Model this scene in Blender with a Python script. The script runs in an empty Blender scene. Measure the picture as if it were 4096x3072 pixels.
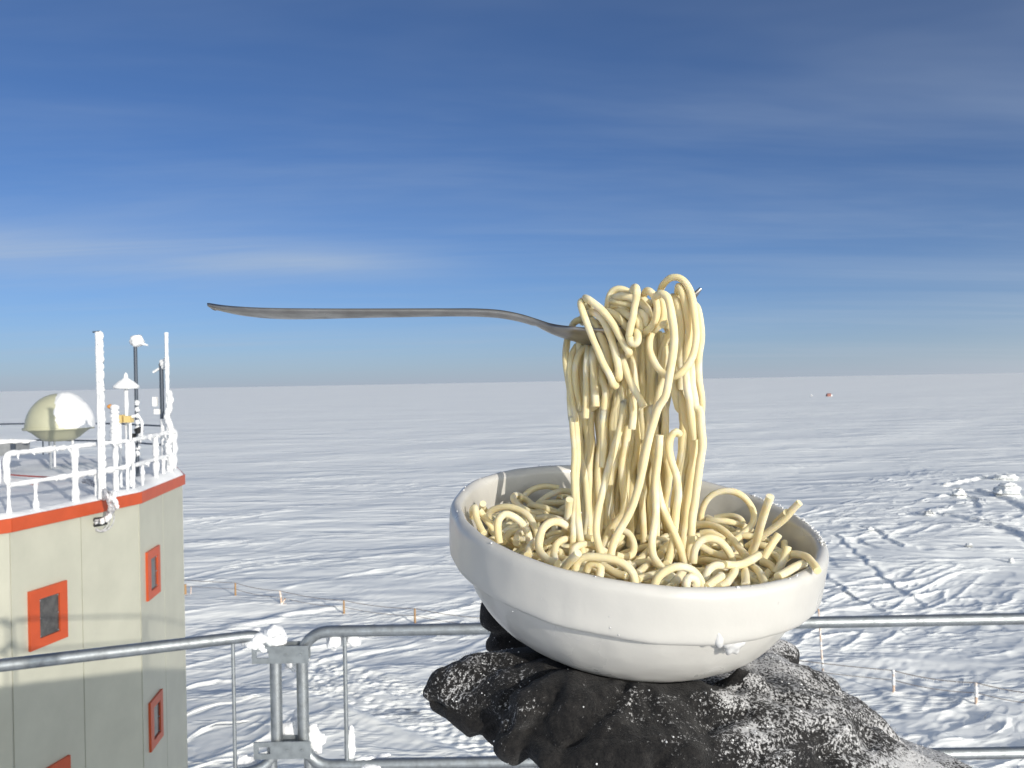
import bpy, math, random
import numpy as np
from mathutils import Vector, Matrix

R_ = math.radians
scene = bpy.context.scene
COL = scene.collection

# ------------------------------------------------------------------ camera
EYE = 12.0
F = 3277.0                       # focal length in pixels of a 4096 px wide frame
ROLL = R_(1.05)
PITCH = R_(-0.15)
RIGHT = np.array([math.cos(ROLL), 0, -math.sin(ROLL)])
_up0 = np.array([math.sin(ROLL), 0, math.cos(ROLL)])
_fw0 = np.array([0, 1.0, 0])
FWD = math.cos(PITCH) * _fw0 + math.sin(PITCH) * _up0
UP = math.cos(PITCH) * _up0 - math.sin(PITCH) * _fw0
CAMP = np.array([0, 0, EYE])

cam_d = bpy.data.cameras.new('camera')
cam = bpy.data.objects.new('camera', cam_d)
COL.objects.link(cam)
m = Matrix.Identity(4)
for i in range(3):
    m[i][0] = RIGHT[i]; m[i][1] = UP[i]; m[i][2] = -FWD[i]; m[i][3] = CAMP[i]
cam.matrix_world = m
cam_d.sensor_width = 36.0
cam_d.lens = 36.0 * F / 4096.0
cam_d.clip_start = 0.02
cam_d.clip_end = 60000
cam_d.dof.use_dof = True
cam_d.dof.focus_distance = 0.315
cam_d.dof.aperture_fstop = 58
scene.camera = cam

# ------------------------------------------------------------------ sky and sun
SUN_EL = R_(12.4)
SUN_AZ = R_(36)                  # to the right of straight behind the camera
SUN_DIR = np.array([math.sin(SUN_AZ) * math.cos(SUN_EL), -math.cos(SUN_AZ) * math.cos(SUN_EL), math.sin(SUN_EL)])
world = bpy.data.worlds.new('World')
scene.world = world
world.use_nodes = True
wn, wl = world.node_tree.nodes, world.node_tree.links
wn.clear()
w_out = wn.new('ShaderNodeOutputWorld')
w_bg = wn.new('ShaderNodeBackground')
w_bg.inputs['Strength'].default_value = 0.148
sky = wn.new('ShaderNodeTexSky')
sky.sky_type = 'NISHITA'
sky.sun_disc = False
sky.sun_elevation = SUN_EL
sky.sun_rotation = math.atan2(SUN_DIR[0], SUN_DIR[1])
sky.altitude = 3200
sky.air_density = 1.0
sky.dust_density = 1.5
sky.ozone_density = 3
tc = wn.new('ShaderNodeTexCoord')


def wmath(op, a, b=None, c=None):
    n = wn.new('ShaderNodeMath'); n.operation = op
    for i, v in enumerate((a, b, c)):
        if v is None: continue
        if isinstance(v, (int, float)): n.inputs[i].default_value = v
        else: wl.new(v, n.inputs[i])
    return n.outputs[0]


sep = wn.new('ShaderNodeSeparateXYZ')
wl.new(tc.outputs['Generated'], sep.inputs[0])
# thin cirrus: noise on a flat sheet high above (direction divided by its height)
zc = wmath('ADD', wmath('MAXIMUM', sep.outputs[2], 0.0), 0.06)
cmb = wn.new('ShaderNodeCombineXYZ')
wl.new(wmath('DIVIDE', sep.outputs[0], zc), cmb.inputs[0])
wl.new(wmath('DIVIDE', sep.outputs[1], zc), cmb.inputs[1])


def wnoise(rot, sc, detail, rough, dist, lo, hi):
    mp = wn.new('ShaderNodeMapping')
    mp.inputs['Rotation'].default_value = (0, 0, R_(rot))
    mp.inputs['Scale'].default_value = sc
    wl.new(cmb.outputs[0], mp.inputs[0])
    nz = wn.new('ShaderNodeTexNoise')
    nz.inputs['Scale'].default_value = 1.0
    nz.inputs['Detail'].default_value = detail
    nz.inputs['Roughness'].default_value = rough
    nz.inputs['Distortion'].default_value = dist
    wl.new(mp.outputs[0], nz.inputs[0])
    mr = wn.new('ShaderNodeMapRange')
    mr.interpolation_type = 'SMOOTHSTEP'
    mr.inputs[1].default_value = lo; mr.inputs[2].default_value = hi
    wl.new(nz.outputs[0], mr.inputs[0])
    return mr.outputs[0]


veil = wnoise(18, (0.22, 0.8, 1), 5, 0.62, 0.4, 0.36, 0.82)
band = wnoise(14, (0.10, 0.75, 1), 4, 0.55, 0.3, 0.50, 0.80)
# one long streak of cirrus, a strip of that same sheet
strip = wmath('SUBTRACT', wmath('DIVIDE', sep.outputs[1], zc), wmath('MULTIPLY_ADD', wmath('DIVIDE', sep.outputs[0], zc), 0.388, 5.10))
strip = wmath('EXPONENT', wmath('MULTIPLY', wmath('POWER', wmath('DIVIDE', strip, 0.54), 2), -1))
ends = wn.new('ShaderNodeMapRange'); ends.interpolation_type = 'SMOOTHSTEP'
ends.inputs[1].default_value = 0.1; ends.inputs[2].default_value = -1.3
wl.new(wmath('DIVIDE', sep.outputs[0], zc), ends.inputs[0])
strip = wmath('MULTIPLY', strip, ends.outputs[0])
strip = wmath('MULTIPLY', strip, wmath('MULTIPLY_ADD', wnoise(14, (0.5, 2.2, 1), 5, 0.6, 0.6, 0.2, 0.7), 0.6, 0.4))
cl = wmath('ADD', wmath('MULTIPLY', veil, 0.21), wmath('MULTIPLY', band, 0.15))
cl = wmath('ADD', cl, wmath('MULTIPLY', strip, 0.52))
cl = wmath('MINIMUM', wmath('ADD', cl, wmath('DIVIDE', 0.020, zc)), 0.9)
# pale ice haze lying along the horizon all the way round
hz = wmath('EXPONENT', wmath('MULTIPLY', wmath('MAXIMUM', sep.outputs[2], 0.0), -19.0))
hz = wmath('MULTIPLY', hz, 0.86)
# glow added behind the view to raise fill: veil and haze brighten towards the sun
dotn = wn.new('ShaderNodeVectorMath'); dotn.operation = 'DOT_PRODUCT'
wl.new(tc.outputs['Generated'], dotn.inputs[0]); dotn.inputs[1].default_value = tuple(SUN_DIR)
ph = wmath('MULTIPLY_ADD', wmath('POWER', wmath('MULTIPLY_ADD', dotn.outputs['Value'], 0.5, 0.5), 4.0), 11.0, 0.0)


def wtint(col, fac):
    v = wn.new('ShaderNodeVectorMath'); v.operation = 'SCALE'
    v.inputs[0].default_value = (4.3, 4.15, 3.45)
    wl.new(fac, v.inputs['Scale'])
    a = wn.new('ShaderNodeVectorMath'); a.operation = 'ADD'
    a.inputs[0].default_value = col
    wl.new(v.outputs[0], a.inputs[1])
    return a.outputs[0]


tint = wn.new('ShaderNodeVectorMath'); tint.operation = 'MULTIPLY'
wl.new(sky.outputs[0], tint.inputs[0]); tint.inputs[1].default_value = (0.30, 0.415, 0.55)
mix = wn.new('ShaderNodeMix'); mix.data_type = 'RGBA'
wl.new(cl, mix.inputs[0])
wl.new(tint.outputs[0], mix.inputs[6])
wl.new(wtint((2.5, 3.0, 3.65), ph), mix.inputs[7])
mix2 = wn.new('ShaderNodeMix'); mix2.data_type = 'RGBA'
wl.new(hz, mix2.inputs[0])
wl.new(mix.outputs[2], mix2.inputs[6])
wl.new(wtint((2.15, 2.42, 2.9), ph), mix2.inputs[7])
wl.new(mix2.outputs[2], w_bg.inputs['Color'])
wl.new(w_bg.outputs[0], w_out.inputs[0])

sun_d = bpy.data.lights.new('sun', 'SUN')
sun = bpy.data.objects.new('sun', sun_d)
COL.objects.link(sun)
sun_d.energy = 3.1
sun_d.angle = R_(0.53)
sun_d.color = (1.0, 0.93, 0.82)
sun.location = (8, -12, 30)
sun.rotation_mode = 'QUATERNION'
sun.rotation_quaternion = Vector(SUN_DIR).to_track_quat('Z', 'Y')

scene.view_settings.view_transform = 'Standard'
scene.view_settings.look = 'None'
scene.view_settings.exposure = 0.28
scene.view_settings.gamma = 1.0
scene.view_settings.use_curve_mapping = False
scene.cycles.use_denoising = True
scene.cycles.max_bounces = 8
scene.cycles.diffuse_bounces = 5
scene.cycles.sample_clamp_indirect = 6

rng = np.random.default_rng(11)
random.seed(11)


def at(px, py, d):
    """point at depth d (m) seen at photograph pixel (px, py)"""
    return CAMP + RIGHT * ((px - 2048) / F * d) + UP * ((1536 - py) / F * d) + FWD * d


def raw(v):
    """camera coordinates (right, down, depth) to world"""
    return CAMP + RIGHT * v[0] - UP * v[1] + FWD * v[2]


# ------------------------------------------------------------------ numpy noise
class Noise:
    def __init__(self, seed):
        r = np.random.default_rng(seed)
        self.p = np.concatenate([r.permutation(1024)] * 3)
        g = r.normal(size=(1024, 3))
        self.g = g / np.linalg.norm(g, axis=1)[:, None]
        a = r.uniform(0, 2 * np.pi, 1024)
        self.g2 = np.c_[np.cos(a), np.sin(a)]

    def n2(self, x, y):
        xi = np.floor(x).astype(int); yi = np.floor(y).astype(int)
        xf = x - xi; yf = y - yi
        u = xf * xf * xf * (xf * (xf * 6 - 15) + 10); v = yf * yf * yf * (yf * (yf * 6 - 15) + 10)

        def c(i, j):
            h = self.p[(self.p[(xi + i) & 1023] + yi + j) & 1023]
            g = self.g2[h]
            return g[..., 0] * (xf - i) + g[..., 1] * (yf - j)
        a = c(0, 0) * (1 - u) + c(1, 0) * u
        b = c(0, 1) * (1 - u) + c(1, 1) * u
        return 1.5 * (a * (1 - v) + b * v)

    def n3(self, P):
        i0 = np.floor(P).astype(int); f = P - i0
        w = f * f * f * (f * (f * 6 - 15) + 10)
        out = 0
        for i in (0, 1):
            for j in (0, 1):
                for k in (0, 1):
                    h = self.p[(self.p[(self.p[(i0[:, 0] + i) & 1023] + i0[:, 1] + j) & 1023] + i0[:, 2] + k) & 1023]
                    g = self.g[h]
                    d = (g * (f - np.array([i, j, k]))).sum(1)
                    ww = (w[:, 0] if i else 1 - w[:, 0]) * (w[:, 1] if j else 1 - w[:, 1]) * (w[:, 2] if k else 1 - w[:, 2])
                    out = out + ww * d
        return 1.5 * out


NZ = [Noise(s) for s in range(12)]


# ------------------------------------------------------------------ materials
def mat(name, base, rough=0.6, metal=0.0, spec=0.5, var=0.0, var_scale=8.0, col2=None, bump=0.0, bump_scale=20.0,
        bump_dist=0.01, coat=0.0, sss=0.0, sss_rad=(1, .6, .3), sss_scale=0.002, trans=0.0, rough_var=0.0, detail=4):
    M = bpy.data.materials.new(name)
    M.use_nodes = True
    n, l = M.node_tree.nodes, M.node_tree.links
    b = n['Principled BSDF']
    b.inputs['Base Color'].default_value = (*base, 1)
    b.inputs['Roughness'].default_value = rough
    b.inputs['Metallic'].default_value = metal
    b.inputs['Specular IOR Level'].default_value = spec
    b.inputs['Coat Weight'].default_value = coat
    b.inputs['Coat Roughness'].default_value = 0.12
    b.inputs['Transmission Weight'].default_value = trans
    if sss:
        b.inputs['Subsurface Weight'].default_value = sss
        b.inputs['Subsurface Radius'].default_value = sss_rad
        b.inputs['Subsurface Scale'].default_value = sss_scale
    t = n.new('ShaderNodeTexCoord')
    if var > 0 or col2 is not None:
        z = n.new('ShaderNodeTexNoise')
        z.inputs['Scale'].default_value = var_scale; z.inputs['Detail'].default_value = detail
        z.inputs['Roughness'].default_value = 0.6
        l.new(t.outputs['Object'], z.inputs[0])
        r = n.new('ShaderNodeMapRange')
        r.inputs[1].default_value = 0.35; r.inputs[2].default_value = 0.68
        l.new(z.outputs[0], r.inputs[0])
        mx = n.new('ShaderNodeMix'); mx.data_type = 'RGBA'
        l.new(r.outputs[0], mx.inputs[0])
        c2 = col2 if col2 is not None else tuple(c * (1 - var) for c in base)
        mx.inputs[6].default_value = (*base, 1); mx.inputs[7].default_value = (*c2, 1)
        l.new(mx.outputs[2], b.inputs['Base Color'])
        if rough_var:
            rr = n.new('ShaderNodeMapRange')
            rr.inputs[3].default_value = rough; rr.inputs[4].default_value = rough + rough_var
            l.new(r.outputs[0], rr.inputs[0])
            l.new(rr.outputs[0], b.inputs['Roughness'])
    if bump:
        z = n.new('ShaderNodeTexNoise')
        z.inputs['Scale'].default_value = bump_scale; z.inputs['Detail'].default_value = 5
        l.new(t.outputs['Object'], z.inputs[0])
        bp = n.new('ShaderNodeBump')
        bp.inputs['Strength'].default_value = bump; bp.inputs['Distance'].default_value = bump_dist
        l.new(z.outputs[0], bp.inputs['Height'])
        l.new(bp.outputs[0], b.inputs['Normal'])
    return M


M = {}
M['frost'] = mat('frost', (0.78, 0.79, 0.80), 0.7, bump=0.6, bump_scale=40, bump_dist=0.02, spec=0.3)
M['wall'] = mat('cream_cladding', (0.47, 0.47, 0.39), 0.42, var=0.10, var_scale=1.3, bump=0.05, bump_scale=60, bump_dist=0.004)
M['joint'] = mat('joint_strip', (0.46, 0.46, 0.41), 0.5)
M['orange'] = mat('orange_paint', (0.50, 0.075, 0.02), 0.4, var=0.12, var_scale=3)
M['pane'] = mat('window_pane', (0.09, 0.088, 0.085), 0.12, spec=0.7, var=0.5, var_scale=9, bump=0.1, bump_scale=14, bump_dist=0.01)
M['galv'] = mat('galvanised_steel', (0.40, 0.43, 0.45), 0.34, metal=0.85, var=0.4, var_scale=26, rough_var=0.2, bump=0.25, bump_scale=55, bump_dist=0.002)
M['galv_flat'] = mat('galvanised_plate', (0.30, 0.33, 0.35), 0.5, metal=0.6, var=0.3, var_scale=26, bump=0.1, bump_scale=60, bump_dist=0.002)
M['dark_steel'] = mat('dark_steel', (0.06, 0.075, 0.10), 0.45, metal=0.3)
M['deck'] = mat('steel_deck', (0.25, 0.26, 0.27), 0.6, var=0.2)
M['ceramic'] = mat('white_glazed_ceramic', (0.545, 0.535, 0.505), 0.24, spec=0.5, coat=0.3, var=0.05, var_scale=30, bump=0.24, bump_scale=42, bump_dist=0.003, rough_var=0.25)
M['ice'] = mat('ice', (0.60, 0.60, 0.595), 0.15, spec=0.5, coat=0.5, sss=0.4, sss_scale=0.004, sss_rad=(1, 1, 1))
M['fork'] = mat('darkened_stainless_steel', (0.42, 0.40, 0.375), 0.27, metal=1.0, var=0.35, var_scale=60, rough_var=0.22, bump=0.12, bump_scale=160, bump_dist=0.0006)  # base darkened in place of the dark clothing the steel would reflect
M['radome'] = mat('radome_shell', (0.43, 0.43, 0.31), 0.4, var=0.08, var_scale=2)
M['yellow'] = mat('yellow_box_paint', (0.62, 0.47, 0.19), 0.5)
M['amber'] = mat('amber_lamp_glass', (0.6, 0.26, 0.05), 0.3)
M['wood'] = mat('weathered_stake_wood', (0.40, 0.24, 0.11), 0.7, var=0.3, var_scale=14)
M['bamboo'] = mat('pale_bamboo', (0.50, 0.30, 0.17), 0.6, col2=(0.82, 0.80, 0.78), var_scale=5)
M['rope'] = mat('grey_brown_rope', (0.20, 0.17, 0.15), 0.8)
M['cable'] = mat('frosted_cable', (0.20, 0.20, 0.23), 0.6, col2=(0.8, 0.8, 0.82), var_scale=14)
M['redcable'] = mat('red_cable', (0.35, 0.05, 0.04), 0.6)
M['black_rubber'] = mat('black_rubber', (0.02, 0.02, 0.022), 0.6)
M['shelter'] = mat('shelter_red_paint', (0.26, 0.10, 0.08), 0.5)
M['white_paint'] = mat('white_paint', (0.8, 0.8, 0.78), 0.5)


def snow_material():
    Mt = bpy.data.materials.new('wind_packed_snow'); Mt.use_nodes = True
    n, l = Mt.node_tree.nodes, Mt.node_tree.links
    b = n['Principled BSDF']
    b.inputs['Roughness'].default_value = 0.65
    b.inputs['Specular IOR Level'].default_value = 0.25
    g = n.new('ShaderNodeNewGeometry')

    def noise(rot, sc, detail, rough=0.55):
        mp = n.new('ShaderNodeMapping')
        mp.inputs['Rotation'].default_value = (0, 0, R_(rot)); mp.inputs['Scale'].default_value = (*sc, 1)
        l.new(g.outputs['Position'], mp.inputs[0])
        z = n.new('ShaderNodeTexNoise'); z.inputs['Scale'].default_value = 1
        z.inputs['Detail'].default_value = detail; z.inputs['Roughness'].default_value = rough
        l.new(mp.outputs[0], z.inputs[0])
        return z.outputs[0]
    # glazed old crust against fresher drifted snow
    a = noise(-35, (0.012, 0.05), 5, 0.65)
    r = n.new('ShaderNodeMapRange'); r.inputs[1].default_value = 0.38; r.inputs[2].default_value = 0.66
    l.new(a, r.inputs[0])
    mx = n.new('ShaderNodeMix'); mx.data_type = 'RGBA'
    l.new(r.outputs[0], mx.inputs[0])
    mx.inputs[6].default_value = (0.905, 0.925, 0.92, 1); mx.inputs[7].default_value = (0.95, 0.97, 0.955, 1)
    l.new(mx.outputs[2], b.inputs['Base Color'])
    # relief finer than the mesh
    h1 = noise(-35, (0.9, 3.2), 5)
    b1 = n.new('ShaderNodeBump'); b1.inputs['Strength'].default_value = 0.25; b1.inputs['Distance'].default_value = 0.06
    l.new(h1, b1.inputs['Height'])
    h2 = noise(-20, (0.010, 0.016), 4, 0.5)
    b2 = n.new('ShaderNodeBump'); b2.inputs['Strength'].default_value = 0.7; b2.inputs['Distance'].default_value = 3.5
    l.new(h2, b2.inputs['Height'])
    l.new(b1.outputs[0], b2.inputs['Normal'])
    h3 = noise(-33, (0.09, 0.34), 5, 0.6)
    r3 = n.new('ShaderNodeMapRange'); r3.inputs[1].default_value = 0.52; r3.inputs[2].default_value = 0.70
    l.new(h3, r3.inputs[0])
    b3 = n.new('ShaderNodeBump'); b3.inputs['Strength'].default_value = 0.55; b3.inputs['Distance'].default_value = 0.42
    l.new(r3.outputs[0], b3.inputs['Height'])
    h4 = noise(-28, (0.028, 0.075), 4, 0.6)
    r4 = n.new('ShaderNodeMapRange'); r4.inputs[1].default_value = 0.48; r4.inputs[2].default_value = 0.66
    l.new(h4, r4.inputs[0])
    b4 = n.new('ShaderNodeBump'); b4.inputs['Strength'].default_value = 0.6; b4.inputs['Distance'].default_value = 0.55
    l.new(r4.outputs[0], b4.inputs['Height'])
    l.new(b2.outputs[0], b4.inputs['Normal'])
    l.new(b4.outputs[0], b3.inputs['Normal'])
    l.new(b3.outputs[0], b.inputs['Normal'])
    return Mt


M['snow'] = snow_material()
M['roofsnow'] = mat('roof_snow', (0.85, 0.86, 0.87), 0.65, spec=0.25, bump=0.5, bump_scale=5, bump_dist=0.06)


def noodle_material():
    Mt = mat('frozen_noodle', (0.81, 0.715, 0.475), 0.6, spec=0.25, sss=0.6, sss_scale=0.0027, sss_rad=(1, .8, .45),
             bump=0.2, bump_scale=900, bump_dist=0.0002)
    n, l = Mt.node_tree.nodes, Mt.node_tree.links
    b = n['Principled BSDF']
    t = n.new('ShaderNodeNewGeometry')
    z = n.new('ShaderNodeTexNoise'); z.inputs['Scale'].default_value = 110; z.inputs['Detail'].default_value = 4
    l.new(t.outputs['Position'], z.inputs[0])
    r = n.new('ShaderNodeMapRange'); r.inputs[1].default_value = 0.50; r.inputs[2].default_value = 0.78
    l.new(z.outputs[0], r.inputs[0])
    oi = n.new('ShaderNodeObjectInfo')
    r2 = n.new('ShaderNodeMapRange'); r2.inputs[3].default_value = 0.0; r2.inputs[4].default_value = 0.35
    l.new(oi.outputs['Random'], r2.inputs[0])
    mx = n.new('ShaderNodeMix'); mx.data_type = 'RGBA'
    l.new(r2.outputs[0], mx.inputs[0])
    mx.inputs[6].default_value = (0.77, 0.655, 0.385, 1); mx.inputs[7].default_value = (0.78, 0.715, 0.52, 1)
    m2 = n.new('ShaderNodeMix'); m2.data_type = 'RGBA'
    l.new(r.outputs[0], m2.inputs[0])
    l.new(mx.outputs[2], m2.inputs[6]); m2.inputs[7].default_value = (0.78, 0.745, 0.63, 1)
    l.new(m2.outputs[2], b.inputs['Base Color'])
    return Mt


M['noodle'] = noodle_material()


def fleece_material():
    Mt = bpy.data.materials.new('black_fleece_with_frost'); Mt.use_nodes = True
    n, l = Mt.node_tree.nodes, Mt.node_tree.links
    b = n['Principled BSDF']
    b.inputs['Roughness'].default_value = 0.9
    b.inputs['Specular IOR Level'].default_value = 0.15
    b.inputs['Sheen Weight'].default_value = 0.10
    b.inputs['Sheen Roughness'].default_value = 0.5
    g = n.new('ShaderNodeNewGeometry')
    t = n.new('ShaderNodeTexCoord')

    def noise(sc, detail, rough=0.55):
        z = n.new('ShaderNodeTexNoise'); z.inputs['Scale'].default_value = sc
        z.inputs['Detail'].default_value = detail; z.inputs['Roughness'].default_value = rough
        l.new(t.outputs['Object'], z.inputs[0]); return z.outputs[0]

    def mr(src, a, bb, c=0.0, d=1.0):
        r = n.new('ShaderNodeMapRange'); r.inputs[1].default_value = a; r.inputs[2].default_value = bb
        r.inputs[3].default_value = c; r.inputs[4].default_value = d
        l.new(src, r.inputs[0]); return r.outputs[0]

    def mth(op, a, bb):
        x = n.new('ShaderNodeMath'); x.operation = op
        for i, v in enumerate((a, bb)):
            if isinstance(v, (int, float)): x.inputs[i].default_value = v
            else: l.new(v, x.inputs[i])
        return x.outputs[0]
    at_ = n.new('ShaderNodeAttribute'); at_.attribute_name = 'rime'
    rime = at_.outputs['Fac']
    fine = noise(900, 4, 0.75)
    mid = noise(150, 5, 0.7)
    # rime settles where the wind laid it: mask from the 'rime' attribute broken up by two noises
    s = mth('ADD', mth('MULTIPLY', fine, 0.90), mth('MULTIPLY', mid, 0.40))
    s = mth('ADD', s, mth('MULTIPLY', rime, 0.30))
    k = mr(s, 0.825, 0.94)
    mx = n.new('ShaderNodeMix'); mx.data_type = 'RGBA'
    l.new(k, mx.inputs[0])
    mx.inputs[7].default_value = (0.58, 0.58, 0.59, 1)
    fz = n.new('ShaderNodeMix'); fz.data_type = 'RGBA'
    l.new(mr(noise(330, 6, 0.8), 0.40, 0.70), fz.inputs[0])
    fz.inputs[6].default_value = (0.006, 0.006, 0.007, 1); fz.inputs[7].default_value = (0.028, 0.026, 0.025, 1)
    l.new(fz.outputs[2], mx.inputs[6])
    l.new(mx.outputs[2], b.inputs['Base Color'])
    bp = n.new('ShaderNodeBump'); bp.inputs['Strength'].default_value = 0.9; bp.inputs['Distance'].default_value = 0.0012
    l.new(s, bp.inputs['Height']); l.new(bp.outputs[0], b.inputs['Normal'])
    return Mt


M['fleece'] = fleece_material()
M['pile'] = mat('fleece_fibre', (0.035, 0.033, 0.032), 0.8, spec=0.2)


# ------------------------------------------------------------------ object helpers
def tag(o, label=None, cat=None, group=None, kind=None):
    if label: o['label'] = label
    if cat: o['category'] = cat
    if group: o['group'] = group
    if kind: o['kind'] = kind
    return o


def empty(name, loc, label, cat, group=None):
    o = bpy.data.objects.new(name, None)
    o.empty_display_size = 0.1
    COL.objects.link(o)
    o.location = loc
    return tag(o, label, cat, group)


def root_loc(o):
    p = np.zeros(3)
    while o is not None:
        p = p + np.array(o.location); o = o.parent
    return p


class MB:
    """collects world-space geometry and links it as one mesh object"""
    def __init__(self):
        self.v = []; self.f = []; self.n = 0; self.s = []

    def add(self, v, f, smooth=True):
        v = np.asarray(v, float)
        self.v.append(v)
        self.f += [tuple(i + self.n for i in q) for q in f]
        self.s += [smooth] * len(f)
        self.n += len(v)
        return self

    def build(self, name, material, parent=None, loc=None):
        v = np.concatenate(self.v)
        o_loc = root_loc(parent) if parent is not None else (np.array(loc, float) if loc is not None else np.zeros(3))
        me = bpy.data.meshes.new(name)
        me.from_pydata((v - o_loc).tolist(), [], self.f)
        me.polygons.foreach_set('use_smooth', self.s)
        me.materials.append(material)
        me.update()
        o = bpy.data.objects.new(name, me)
        COL.objects.link(o)
        if parent is not None: o.parent = parent
        elif loc is not None: o.location = loc
        return o

    # shapes
    def box(self, c, size, ax=None):
        c = np.asarray(c, float); s = np.asarray(size, float) / 2
        A = np.eye(3) if ax is None else np.asarray(ax, float)
        v = [c + A[0] * s[0] * i + A[1] * s[1] * j + A[2] * s[2] * k for k in (-1, 1) for j in (-1, 1) for i in (-1, 1)]
        return self.add(v, [(0, 2, 3, 1), (4, 5, 7, 6), (0, 1, 5, 4), (2, 6, 7, 3), (0, 4, 6, 2), (1, 3, 7, 5)], False)

    def tube(self, pts, rad, seg=10, closed=False, cap=True, flat=None):
        P = np.asarray(pts, float); n = len(P)
        r = np.broadcast_to(np.asarray(rad, float), (n,)) if np.ndim(rad) < 2 else rad
        T = np.gradient(P, axis=0) if not closed else (np.roll(P, -1, 0) - np.roll(P, 1, 0))
        T /= np.linalg.norm(T, axis=1)[:, None] + 1e-12
        u = np.cross(T[0], [0, 0, 1.0])
        if np.linalg.norm(u) < 1e-3: u = np.cross(T[0], [0, 1.0, 0])
        u /= np.linalg.norm(u)
        a = np.linspace(0, 2 * np.pi, seg, endpoint=False)
        V = []
        for i in range(n):
            u = u - T[i] * u.dot(T[i]); u /= np.linalg.norm(u)
            w = np.cross(T[i], u)
            V.append(P[i] + r[i] * (np.cos(a)[:, None] * u + np.sin(a)[:, None] * w))
        V = np.concatenate(V)
        f = []
        m_ = n if closed else n - 1
        for i in range(m_):
            j = (i + 1) % n
            for k in range(seg):
                k2 = (k + 1) % seg
                f.append((i * seg + k, i * seg + k2, j * seg + k2, j * seg + k))
        base = self.n
        self.add(V, f)
        if cap and not closed:
            for i, rev in ((0, True), (n - 1, False)):
                # separate ring so that the cut end keeps a sharp edge
                ring = V[i * seg:(i + 1) * seg]
                q = tuple(range(seg))
                self.add(ring, [q[::-1] if rev else q], False)
        return self

    def lathe(self, prof, origin, axis, seg=64, close=True, wob=None):
        ax = np.asarray(axis, float); ax /= np.linalg.norm(ax)
        u = np.cross(ax, [0, 1.0, 0.02]); u /= np.linalg.norm(u); w = np.cross(ax, u)
        a = np.linspace(0, 2 * np.pi, seg, endpoint=False)
        V = []
        for (r, z) in prof:
            V.append(np.asarray(origin) + ax * z + r * (np.cos(a)[:, None] * u + np.sin(a)[:, None] * w))
        V = np.concatenate(V)
        f = []
        for i in range(len(prof) - 1):
            for k in range(seg):
                k2 = (k + 1) % seg
                f.append((i * seg + k, i * seg + k2, (i + 1) * seg + k2, (i + 1) * seg + k))
        return self.add(V, f)

    def blob(self, c, rad, seed=0, amp=0.3, freq=2.0, sub=3, flat=0.0, ax=None):
        v, f = ico(sub)
        n = NZ[seed % 12].n3(v * freq + seed * 3.7) + 0.5 * NZ[(seed + 1) % 12].n3(v * freq * 2.3 + seed)
        p = v * (1 + amp * n)[:, None] * np.asarray(rad)
        if ax is not None: p = p @ np.asarray(ax)
        return self.add(p + np.asarray(c), f)


def fuse(mb, voxel, name, material, parent=None, loc=None, smooth=4, amp=0.0, freq=20.0, seed=0):
    """melt overlapping lumps into one continuous surface"""
    me0 = bpy.data.meshes.new('lump'); me0.from_pydata(np.concatenate(mb.v).tolist(), [], mb.f)
    t = bpy.data.objects.new('lump', me0); COL.objects.link(t)
    r = t.modifiers.new('r', 'REMESH'); r.mode = 'VOXEL'; r.voxel_size = voxel
    sm = t.modifiers.new('s', 'SMOOTH'); sm.iterations = smooth; sm.factor = 0.5
    me = bpy.data.meshes.new_from_object(t.evaluated_get(bpy.context.evaluated_depsgraph_get()))
    bpy.data.objects.remove(t)
    n = len(me.vertices)
    co = np.empty(n * 3); me.vertices.foreach_get('co', co); co = co.reshape(-1, 3)
    if amp:
        nn = np.empty(n * 3); me.vertices.foreach_get('normal', nn); nn = nn.reshape(-1, 3)
        co = co + nn * (amp * (NZ[seed % 12].n3(co * freq) + 0.6 * NZ[(seed + 1) % 12].n3(co * freq * 2.7)))[:, None]
    me.name = name
    o = bpy.data.objects.new(name, me); COL.objects.link(o)
    if parent is not None: o.parent = parent; off = root_loc(parent)
    else: off = np.array(loc, float); o.location = off
    me.vertices.foreach_set('co', (co - off).ravel())
    me.materials.clear(); me.materials.append(material)
    me.polygons.foreach_set('use_smooth', np.ones(len(me.polygons), bool))
    me.update()
    return o


_ico = {}


def ico(sub):
    if sub not in _ico:
        import bmesh
        bm = bmesh.new()
        bmesh.ops.create_icosphere(bm, subdivisions=sub, radius=1)
        bm.verts.ensure_lookup_table()
        _ico[sub] = (np.array([v.co[:] for v in bm.verts]), [tuple(x.index for x in q.verts) for q in bm.faces])
        bm.free()
    return _ico[sub]


def spline(P, step):
    """centripetal-ish Catmull-Rom resampled at about 'step'"""
    P = np.asarray(P, float)
    if len(P) == 2:
        n = max(2, int(np.linalg.norm(P[1] - P[0]) / step) + 1)
        return P[0] + (P[1] - P[0]) * np.linspace(0, 1, n)[:, None]
    Q = np.vstack([2 * P[0] - P[1], P, 2 * P[-1] - P[-2]])
    out = []
    for i in range(len(P) - 1):
        p0, p1, p2, p3 = Q[i:i + 4]
        L = np.linalg.norm(p2 - p1)
        k = max(2, int(L / step) + 1)
        t = np.linspace(0, 1, k, endpoint=False)[:, None]
        d = np.linalg.norm(np.diff(Q[i:i + 4], axis=0), axis=1) ** 0.5 + 1e-9
        m1 = (p2 - p1) / 1 * 0 + ((p1 - p0) / d[0] - (p2 - p0) / (d[0] + d[1]) + (p2 - p1) / d[1]) * d[1]
        m2 = ((p2 - p1) / d[1] - (p3 - p1) / (d[1] + d[2]) + (p3 - p2) / d[2]) * d[1]
        out.append((2 * t**3 - 3 * t**2 + 1) * p1 + (t**3 - 2 * t**2 + t) * m1 + (-2 * t**3 + 3 * t**2) * p2 + (t**3 - t**2) * m2)
    out.append(P[-1:])
    return np.concatenate(out)


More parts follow.
